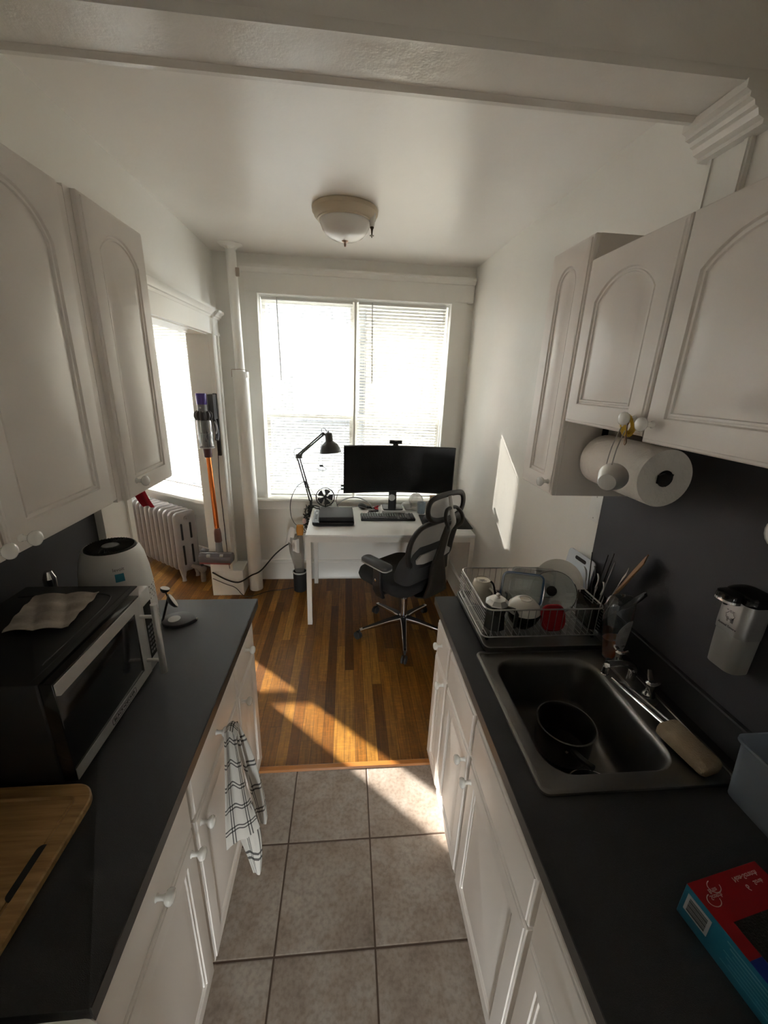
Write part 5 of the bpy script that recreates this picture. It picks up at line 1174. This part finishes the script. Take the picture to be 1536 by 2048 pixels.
bl.lathe([(.014, -.014), (.016, 0), (.014, .016), (0, .018)], 18); bl.build('blades', DGREY, o)
bs = MB(); bs.lathe([(.055, 0), (.056, .004), (.050, .014), (.012, .020)], 28, (FX, FYc + .005, T)); bs.tube([(FX, FYc + .01, T + .015), (FX, FYc + .03, T + .07), (FX - .01, FYc + .015, T + .115)], .007, 8); bs.build('base', BLK, o)
# swing-arm desk lamp clamped at the desk's back left corner
o = thing('desk_lamp', 'black spring arm desk lamp clamped to the back left corner of the desk', 'desk lamp', (-.300, 3.37, T))
Jb, J1, J2 = V3((-.305, 3.375, T + .06)), V3((-.400, 3.372, 1.195)), V3((-.192, 3.345, 1.385))
cl = MB(); cl.box(-.330, -.282, 3.355, 3.40, T + .001, T + .014); cl.box(-.330, -.318, 3.355, 3.40, T - .085, T + .014); cl.box(-.330, -.285, 3.36, 3.395, T - .085, T - .075); cl.cyl((-.300, 3.378, T - .11), (-.300, 3.378, T - .022), .006, n=8); cl.cyl((-.305, 3.375, T + .01), (-.305, 3.375, T + .07), .011, n=12); cl.build('clamp', BLKMET, o)
a1 = MB()
for d in (-.010, .010):
    a1.cyl(Jb + V3((d, 0, .0)), J1 + V3((d, 0, -.01)), .0062, n=8)
a1.cyl(Jb + V3((0, -.012, .04)), Jb.lerp(J1, .45) + V3((0, -.012, 0)), .006, n=10); a1.build('lower_arm', BLKMET, o)
jn = MB()
for p_ in (J1, J2, Jb.lerp(J1, .42)): jn.at(frame(p_ + V3((0, .013, 0)), (0, -1, 0))).lathe([(.013, 0), (.013, .026), (.008, .030), (0, .031)], 14)
jn.at(Matrix()); jn.box(J1.x - .02, J1.x + .03, J1.y - .008, J1.y + .008, J1.z - .02, J1.z + .015); jn.build('joints', BLKMET, o)
a2 = MB()
for d in (-.010, .010): a2.cyl(J1 + V3((-.004, 0, d)), J2 + V3((0, 0, d)), .0062, n=8)
a2.cyl(J1.lerp(J2, .1) + V3((0, -.012, 0)), J1.lerp(J2, .5) + V3((0, -.012, 0)), .0055, n=10); a2.build('upper_arm', BLKMET, o)
HS = V3((-.148, 3.330, 1.388)); HA = V3((.10, -.06, -1)).normalized(); HM = frame(HS, HA)
MB().at(HM).lathe([(.004, -.022), (.006, -.012), (.026, -.006), (.029, 0), (.031, .058), (.040, .066), (.064, .086), (.079, .112), (.087, .146), (.0885, .152), (.086, .150), (.074, .112), (.058, .088), (.028, .070)], 36, (0, 0, 0), True, True).build('shade', BLKMET, o, angle=50)
MB().cyl(J2, HS + HA * .02, .008, n=10).build('shade_bracket', BLKMET, o)
MB().at(HM).lathe([(.014, .072), (.020, .090), (.030, .115), (.022, .138), (0, .146)], 18).build('bulb', OPAL, o)
MB().tube(spline([HS + V3((-.01, 0, .01)), V3((-.18, 3.33, 1.43)), V3((-.205, 3.34, 1.42)), J2 + V3((.0, .0, -.02))], 6), .0022, 6).build('cord', BLK, o)
MB().tube(spline([J1 + V3((.03, 0, .0)), J1 + V3((.035, 0, .055)), J1 + V3((-.02, 0, .06)), J1 + V3((-.035, 0, .02)), J1 + V3((-.01, 0, -.04))], 6), .0022, 6).build('cord', BLK, o)
MB().tube(spline([Jb.lerp(J1, .45), V3((-.42, 3.36, .93)), V3((-.475, 3.35, .80)), V3((-.47, 3.345, .66)), V3((-.42, 3.36, .58)), V3((-.34, 3.38, .60))], 7), .003, 6).build('cord', BLK, o)
MB().tube(spline([Jb.lerp(J1, .45) + V3((.01, 0, 0)), V3((-.31, 3.36, .92)), V3((-.25, 3.34, .85)), V3((-.22, 3.36, .80))], 6), .002, 6).build('cord', BLK, o)
ps = MB(); ps.tube(spline([V3((-.20, 3.33, 1.34)), V3((-.225, 3.32, 1.20)), V3((-.235, 3.32, 1.10)), V3((-.21, 3.32, 1.06)), V3((-.195, 3.32, 1.11)), V3((-.20, 3.33, 1.20)), V3((-.19, 3.335, 1.30))], 6), .0016, 5)
ps.box(-.222, -.195, 3.31, 3.325, 1.118, 1.134); ps.tube(spline([V3((-.20, 3.318, 1.125)), V3((-.17, 3.318, 1.10)), V3((-.19, 3.318, 1.085)), V3((-.235, 3.318, 1.095))], 5), .0024, 5); ps.build('pull_cord', BLK, o)
# loose things at the back of the desk
o = thing('headset', 'white over-ear headset cable loop behind the flat black device', 'headphones', (.05, 3.33, T))
MB().tube(spline([(-.10, 3.30, T + .02), (-.03, 3.32, T + .085), (.08, 3.34, T + .105), (.18, 3.33, T + .07), (.235, 3.30, T + .012)], 8), .0052, 8, sy=.5).build('band', LGREY, o)
MB().tube(spline([(-.11, 3.29, T + .004), (.0, 3.26, T + .03), (.10, 3.27, T + .045), (.20, 3.27, T + .02), (.25, 3.24, T + .004)], 8), .0022, 6).build('cable', GREYP, o)
MB().at(frame((-.105, 3.305, T + .035), (.8, -.6, .1))).lathe([(.030, 0), (.034, .006), (.032, .016), (.020, .020)], 20).build('ear_cup', WHITE, o)
o = MB().at(Matrix.Translation((.140, 3.345, T + .026)) @ Matrix.Rotation(.2, 4, 'Y')).ball((0, 0, 0), .042, 20, 12, (1, .8, .58)).tube([(.03, 0, 0), (.075, 0, .004), (.115, .005, -.004)], [.014, .012, .010], 10).build('magnifier_lamp', BLK, loc=(.17, 3.345, T)); tag(o, 'black rounded gadget with a stub handle beside the monitor stand', 'gadget')
o = MB(); o.rbox((.262, 3.335, T + .010), (.030, .05, .018), .004, .003); o.tube([(.245, 3.33, T + .018), (.278, 3.35, T + .026)], .008, 8); o = o.build('red_tape', RED, loc=(.29, 3.34, T)); tag(o, 'small red item between the round gadget and the monitor stand', 'gadget')
o = MB(); o.at(Matrix.Translation((.232, 3.268, T + .0075)) @ Matrix.Rotation(.3, 4, 'Z')).rbox((0, 0, 0), (.085, .022, .014), .003, .002); o = o.build('stapler', DGREY, loc=(.30, 3.265, T)); tag(o, 'dark strip shaped tool left of the white riser box', 'tool')
o = MB(); o.at(Matrix.Translation((.215, 3.222, T + .006)) @ Matrix.Rotation(-.25, 4, 'Z')).rbox((0, 0, 0), (.07, .014, .010), .003, .002); o = o.build('usb_stick', GREYP, loc=(.28, 3.225, T)); tag(o, 'short grey strip nearest the keyboard, left of the white box', 'tool')
rb = random.Random(21)
o = MB().loft([[(.605 + r * math.cos(a) * 1.25 + rb.uniform(-.006, .006), 3.335 + r * math.sin(a) + rb.uniform(-.006, .006), T + z + rb.uniform(-.004, .004)) for a in [i * 2 * PI / 18 for i in range(18)]] for r, z in ((.040, .005), (.050, .03), (.046, .06), (.052, .09), (.040, .125), (.022, .145))]).build('plastic_bag', BAGM, loc=(.605, 3.335, T)); tag(o, 'crumpled clear plastic bag right of the monitor stand', 'plastic bag')
o = MB().loft([[(.528 + r * math.cos(a) * 1.3 + rb.uniform(-.004, .004), 3.34 + r * math.sin(a), T + z + rb.uniform(-.003, .003)) for a in [i * 2 * PI / 16 for i in range(16)]] for r, z in ((.022, .004), (.032, .02), (.036, .04), (.030, .06), (.012, .072))]).build('paper_wad', WHITE, loc=(.528, 3.34, T)); tag(o, 'bunched white wrapping just right of the monitor stand', 'wrapping')
o = MB().lathe([(.030, 0), (.032, .002), (.038, .095), (.0365, .095), (.030, .004), (0, .003)], 24, (.640, 3.245, T)).build('plastic_cup', MILKY, loc=(.64, 3.245, T)); tag(o, 'clear plastic cup in front of the crumpled bag', 'cup')
o = MB().box(.735, .785, 3.335, 3.375, T + .001, T + .125).build('card_box', CARD, loc=(.76, 3.355, T)); tag(o, 'small brown card box behind the chair headrest', 'box')
o = MB().tube(spline([(.02, 3.13, .985), (-.05, 3.15, .97), (-.075, 3.22, .90), (-.085, 3.27, .83), (-.06, 3.30, T + .006)], 6), .002, 6); o.box(-.045, -.018, 3.125, 3.140, 1.00, 1.012); o.box(-.045, -.018, 3.125, 3.140, .975, .987); o = o.build('monitor_cable', BLK, loc=(0, 3.2, T)); tag(o, 'thin black cables plugged into the left side of the monitor', 'cable')
rk = random.Random(4); o = MB()
for q in range(9):
    pts = [V3((-.335 + rk.uniform(-.035, .045), 3.34 + rk.uniform(-.05, .04), .56 + .032 * j + rk.uniform(-.03, .03))) for j in range(7)]
    o.tube(spline(pts, 4), .0035, 5)
o.tube(spline([(-.33, 3.35, .74), (-.29, 3.33, .765), (-.25, 3.31, T + .012), (-.22, 3.33, T + .010), (-.26, 3.36, T + .02), (-.30, 3.34, .77)], 6), .0045, 6)
o = o.build('cable_tangle', BLK, loc=(-.335, 3.34, .56)); tag(o, 'tangle of black cables hanging off the back left corner of the desk', 'cable')
# power adapter under the desk
o = thing('power_adapter', 'black power brick with coiled lead under the left end of the desk', 'power adapter', (-.20, 3.36, .42))
MB().rbox((-.222, 3.375, .625), (.055, .045, .13), .006, .004).build('brick', BLK, o); MB().rbox((-.165, 3.360, .585), (.045, .04, .10), .006, .004).build('plug_brick', BLK, o)
MB().tube(spline([(-.150, 3.36, .665), (-.115, 3.35, .68), (-.105, 3.35, .62), (-.14, 3.35, .59), (-.165, 3.35, .63), (-.23, 3.36, .66), (-.27, 3.36, .69)], 6), .003, 6).build('lead', BLK, o)
# bin with bags
o = thing('waste_bin', 'small black round bin with a pale rim beside the desk leg', 'bin', (-.405, 3.27, 0))
MB().lathe([(.050, 0), (.054, .004), (.060, .185), (.057, .185), (.051, .008), (0, .006)], 28, (-.405, 3.27, 0)).build('bin_body', BLKM, o)
MB().lathe([(.0605, .178), (.063, .182), (.063, .190), (.058, .192), (.056, .187)], 28, (-.405, 3.27, 0), False, False).build('rim', LGREY, o)
def bagp(z, w_, d_, cx, cy): return [(cx + w_ * a + rb.uniform(-.004, .004), cy + d_ * c + rb.uniform(-.004, .004), z) for a, c in circ(1, 14)]
o = thing('bag_of_rubbish', 'tall clear bag stuffed with wrappers standing in the black bin', 'plastic bag', (-.405, 3.27, .01))
MB().loft([bagp(.012, .030, .028, -.400, 3.27), bagp(.14, .036, .034, -.400, 3.27), bagp(.26, .050, .045, -.412, 3.27), bagp(.38, .062, .055, -.425, 3.268), bagp(.46, .066, .058, -.432, 3.266), bagp(.52, .056, .050, -.428, 3.27)]).build('bag', BAGM, o, angle=60)
MB().sheet(lambda u, v: (-.520 + .062 * u + .035 * v, 3.235 + .012 * math.sin(u * 5) + .01 * v, .455 + .135 * v + .02 * math.sin(u * 3)), 10, 10, .001).build('white_wrapper', mat('matt_white_film', (.72, .70, .69), .5), o)
MB().sheet(lambda u, v: (-.452 + .055 * u, 3.208 + .006 * math.sin(u * 7 + v), .405 + .100 * v - .03 * u * (1 - v) + .012 * u), 8, 8, .001).build('paper_scrap', WHITE, o)
MB().loft([[(-.392 + x, 3.262 + y, z) for x, y in rrect(w_, .04, .012, 4)] for z, w_ in ((.535, .050), (.575, .062), (.620, .055))]).build('orange_pack', ORANGE, o)
MB().ball((-.355, 3.27, .655), .020, 12, 8, (.8, .8, 1.3)).build('pink_tissue', mat('pink_tissue_paper', (.60, .42, .40), .9), o)
# cables on the wall and floor
o = MB().tube(spline([(-1.12, 3.176, .225), (-1.00, 3.155, .165), (-.90, 3.150, .145), (-.82, 3.23, .165), (-.735, 3.25, .205), (-.64, 3.40, .285), (-.55, 3.42, .36), (-.47, 3.40, .42), (-.40, 3.40, .50)], 7), .0065, 8).build('extension_lead', BLK, loc=(-.8, 3.3, .2)); tag(o, 'thick black cord looping past the plinth and pipe up to the desk', 'cable')
o = MB().tube(spline([(-1.12, 3.172, .17), (-1.02, 3.168, .12), (-.94, 3.165, .085), (-.885, 3.160, .02), (-.845, 3.15, .006), (-.77, 3.17, .008), (-.68, 3.24, .006), (-.55, 3.27, .006), (-.47, 3.30, .006)], 7), .0032, 6).build('thin_cord', BLK, loc=(-.8, 3.2, .01)); tag(o, 'thin black lead running down the plinth and along the floor to the bin', 'cable')

# ================================================================== office chair (local +Y is the way it faces)
CRZ = math.atan2(.62, .78)
o = thing('office_chair', 'black mesh office chair with headrest turned towards the desk', 'office chair', (.432, 2.600, 0), CRZ)
CM = WM[o.name]
def cmb(): return MB().at(CM)
for k, wa in enumerate((193, 265, 337, 49, 121)):
    a = math.radians(wa) - CRZ; u = V3((math.cos(a), math.sin(a), 0)); w_ = V3((-u.y, u.x, 0)); R_ = .335
    lm = cmb(); lm.loft([[u * r + w_ * (x * hw) + V3((0, 0, z + y * hh)) for x, y in rrect(2, 2, .5, 3)] for r, z, hw, hh in ((.02, .125, .024, .022), (.12, .115, .019, .018), (.25, .092, .015, .013), (R_, .078, .013, .010))])
    leg = lm.build('base_leg', CHROME if 1 else BLK, o)
    tp = cmb(); tp.loft([[u * r + w_ * (x * hw) + V3((0, 0, z + y)) for x, y in rrect(2, .004, .002, 2)] for r, z, hw in ((.03, .148, .018), (.12, .134, .014), (.25, .106, .010), (R_ - .02, .090, .008))]); tp.build('leg_cover', BLK, leg)
    c = cmb(); ca = a + .7 * (k - 2) + .4; cu = V3((math.cos(ca), math.sin(ca), 0)); cw = V3((-cu.y, cu.x, 0)); hub = u * R_ + cu * .018
    c.cyl(u * R_ + V3((0, 0, .055)), u * R_ + V3((0, 0, .080)), .008, n=10)
    for sg in (-1, 1):
        M0 = CM @ frame(hub + cw * (.010 * sg) + V3((0, 0, .029)), cw * sg); c.at(M0).lathe([(.029, -.004), (.029, .006), (.024, .010), (.008, .011)], 20); c.at(CM)
    c.build('caster', RUB, leg)
g = cmb(); g.lathe([(.030, .10), (.030, .155), (.024, .16), (.024, .30), (.018, .30), (.018, .42)], 20); g.build('gas_lift', CHROME, o)
m = cmb(); m.rbox((0, 0, .425), (.20, .26, .05), .03, .01); m.build('mechanism', BLK, o)
s = cmb(); s.loft([[(x, y + .04, z) for x, y in rrect(w_, h_, .10, 7)] for w_, h_, z in ((.42, .40, .445), (.50, .48, .455), (.515, .495, .48), (.50, .48, .515), (.44, .42, .527))]); s.build('seat', FABRIC, o, angle=60)
# back: bowed frame, mesh, lumbar pad, spine
def bk(x, z):     # point on the back's surface, local
    t = (z - .60) / .40
    return V3((x, -.225 - .075 * t + .045 * math.sin(PI * min(1, max(0, t))) - .30 * x * x * -1.0, z))
ol = [(-.180, .690), (-.208, .75), (-.212, .85), (-.200, .935), (-.160, .978), (-.06, .990), (.08, .990), (.175, .978), (.222, .935), (.236, .85), (.230, .75), (.200, .690), (.08, .672), (-.06, .672)]
rim = spline([bk(x, z) for x, z in ol], 5, True)
f = cmb(); f.tube(rim, .025, 10, closed=True, sy=.62); f.build('back_frame', BLK, o, angle=60)
ms = cmb(); k_ = len(rim); cen = bk(0, .83)
rings = [[bk(p.x * q, .83 + (p.z - .83) * q) + V3((0, .004, 0)) for p in rim] for q in (.98, .7, .4, .12)]
ms.loft(rings, False, True); ms.build('back_mesh', MESHF, o, angle=80)
lb = cmb(); lb.loft([[bk(x, z) + V3((0, -.020 - .012 * y, 0)) for x, z, y in ((-w_, z0, d_), (w_, z0, d_), (w_, z0 + .001, d_ + 1), (-w_, z0 + .001, d_ + 1))] for z0, w_, d_ in ((.690, .10, 0), (.705, .165, .6), (.735, .170, .8), (.760, .13, .4))]); lb.build('lumbar_plate', LGREY, o)
sp = cmb(); sp.loft([[V3((x * w_, yy + y * d_, z)) for x, y in rrect(2, 2, .6, 4)] for z, yy, w_, d_ in ((.42, -.10, .06, .025), (.425, -.20, .10, .025), (.46, -.275, .115, .020), (.55, -.285, .085, .018), (.66, -.278, .070, .016), (.74, -.285, .042, .014), (.88, -.315, .032, .012), (.99, -.345, .026, .012))]); sp.build('spine', BLK, o, angle=60)
cz = cmb(); cz.loft([[(x, y + .02 + dy, z) for x, y in rrect(w_, h_, .05, 6)] for w_, h_, z, dy in ((.40, .14, .53, -.14), (.44, .16, .58, -.16), (.42, .13, .68, -.18), (.34, .09, .76, -.20), (.24, .05, .80, -.21))]); cz.build('back_cushion', CHARC, o, angle=80)
# headrest on a forked post
hr = spline([(x, -.315 + .25 * x * x, z) for x, z in ((-.155, 1.035), (-.175, 1.090), (-.150, 1.145), (-.07, 1.163), (.07, 1.163), (.150, 1.145), (.175, 1.090), (.155, 1.035), (.075, 1.005), (-.075, 1.005))], 5, True)
h = cmb(); h.tube(hr, .019, 10, closed=True, sy=.7); h.build('headrest_frame', BLK, o, angle=60)
h = cmb(); hc = V3((0, -.315, 1.084)); h.loft([[hc + (p - hc) * q + V3((0, .003, 0)) for p in hr] for q in (.98, .6, .2)], False, True); h.build('headrest_mesh', MESHF, o, angle=80)
fk = cmb(); fk.tube(spline([(0, -.350, .945), (0, -.375, .995), (0, -.358, 1.05), (0, -.342, 1.11), (0, -.330, 1.158)], 5), [.020] * 11 + [.017] * 10, 10, sy=.5)
fk.build('headrest_post', LGREY, o, angle=60)
fk = cmb()
for sg in (-1, 1): fk.tube(spline([(.02 * sg, -.355, .945), (.070 * sg, -.385, .985), (.082 * sg, -.372, 1.035), (.050 * sg, -.352, 1.078), (.010 * sg, -.348, 1.085)], 5), .012, 8)
fk.build('headrest_bracket', BLK, o, angle=60)
for sg in (-1, 1):
    x = .275 * sg; ap = cmb()
    ap.loft([[(x + a, .02 + b_, z) for a, b_ in rrect(w_, h_, .028, 6)] for w_, h_, z in ((.070, .235, .642), (.082, .250, .650), (.082, .250, .664), (.070, .238, .672))]); pad = ap.build('armrest', DGREY, o, angle=50)
    pl = cmb(); pl.loft([[(x + a, .02 + b_, z) for a, b_ in rrect(.085, .252, .03, 6)] for z in (.636, .644)]); pl.build('armrest_trim', LGREY, pad)
    st = cmb(); st.loft([[(x + dx + a, b_, z) for a, b_ in rrect(w_, h_, .012, 4)] for w_, h_, z, dx in ((.030, .075, .40, -.03 * sg), (.034, .080, .46, 0), (.038, .075, .55, 0), (.040, .070, .64, 0))]); st.tube([(x - .02 * sg, 0, .43), (.05 * sg, -.02, .425)], .020, 8); st.build('arm_post', BLK, o)
    MB().at(CM @ frame((x + .02 * sg, .0, .545), (sg, 0, 0))).lathe([(.010, 0), (.010, .006), (.006, .008), (0, .0085)], 14).build('height_button', CHROME, pad)
# ================================================================== light and camera
WORLD = bpy.data.worlds.new('daylight'); SC.world = WORLD; WORLD.use_nodes = True
bg = WORLD.node_tree.nodes['Background']; bg.inputs[0].default_value = (.95, .975, .97, 1); bg.inputs[1].default_value = 9.0
sun = bpy.data.lights.new('sun', 'SUN'); sun.energy = 2.1; sun.angle = math.radians(.53); sun.color = (1.0, .93, .82)
so = bpy.data.objects.new('sun', sun); COL.objects.link(so)
so.rotation_euler = V3((1.05, -1, -.65)).to_track_quat('-Z', 'Y').to_euler(); so.location = (-6, 9, 6)
def portal(name, M, w, h):
    l = bpy.data.lights.new(name, 'AREA'); l.shape = 'RECTANGLE'; l.size = w; l.size_y = h; l.cycles.is_portal = True
    ob = bpy.data.objects.new(name, l); COL.objects.link(ob); ob.matrix_world = M
def face(o, n):  # area lights shine along local -Z
    return frame(o, -V3(n), (1, 0, 0) if abs(n[0]) < .9 else (0, 1, 0))
portal('portal_main', face(((X0 + X1) / 2, FY + .24, (Z0 + Z1) / 2), (0, -1, 0)), X1 - X0, Z1 - Z0)
portal('portal_bay', face(BAY @ V3(((s0 + s1) / 2, .24, (bz0 + bz1) / 2)), -NO), s1 - s0, bz1 - bz0)
portal('portal_centre', face(((w0 + w1) / 2, yb + .24, 1.7), (0, -1, 0)), w1 - w0, 1.3)
portal('portal_side', face(((W6a + W6b) / 2, yb + .24, 1.55), (0, -1, 0)), W6b - W6a, 1.6)
portal('portal_rear', face(((RWX0 + RWX1) / 2, -1.6, (RWZ0 + RWZ1) / 2), (0, 1, 0)), RWX1 - RWX0, RWZ1 - RWZ0)
cam = bpy.data.cameras.new('camera'); co = bpy.data.objects.new('camera', cam); COL.objects.link(co)
yaw, pit, rol = [math.radians(a) for a in (5.64054533, 18.15157034, 2.21405912)]
fwd = V3((math.sin(yaw) * math.cos(pit), math.cos(yaw) * math.cos(pit), -math.sin(pit))); rt_ = V3((math.cos(yaw), -math.sin(yaw), 0)); up = rt_.cross(fwd)
r2 = rt_ * math.cos(rol) + up * math.sin(rol); u2 = -rt_ * math.sin(rol) + up * math.cos(rol)
co.matrix_world = Matrix(((r2.x, u2.x, -fwd.x, 0), (r2.y, u2.y, -fwd.y, 0), (r2.z, u2.z, -fwd.z, 1.82), (0, 0, 0, 1)))
cam.sensor_fit = 'VERTICAL'; cam.sensor_height = 36; cam.lens = 36 * 805 / 2048; cam.clip_start = .02; cam.clip_end = 200
SC.camera = co
SC.view_settings.view_transform = 'Standard'; SC.view_settings.look = 'None'; SC.view_settings.gamma = 1; SC.view_settings.use_curve_mapping = False
SC.view_settings.exposure = 3.45
cy_ = SC.cycles; cy_.use_denoising = True; cy_.max_bounces = 12; cy_.diffuse_bounces = 7; cy_.glossy_bounces = 4; cy_.transparent_max_bounces = 24; cy_.transmission_bounces = 6; cy_.sample_clamp_indirect = 6; cy_.caustics_reflective = False; cy_.caustics_refractive = False
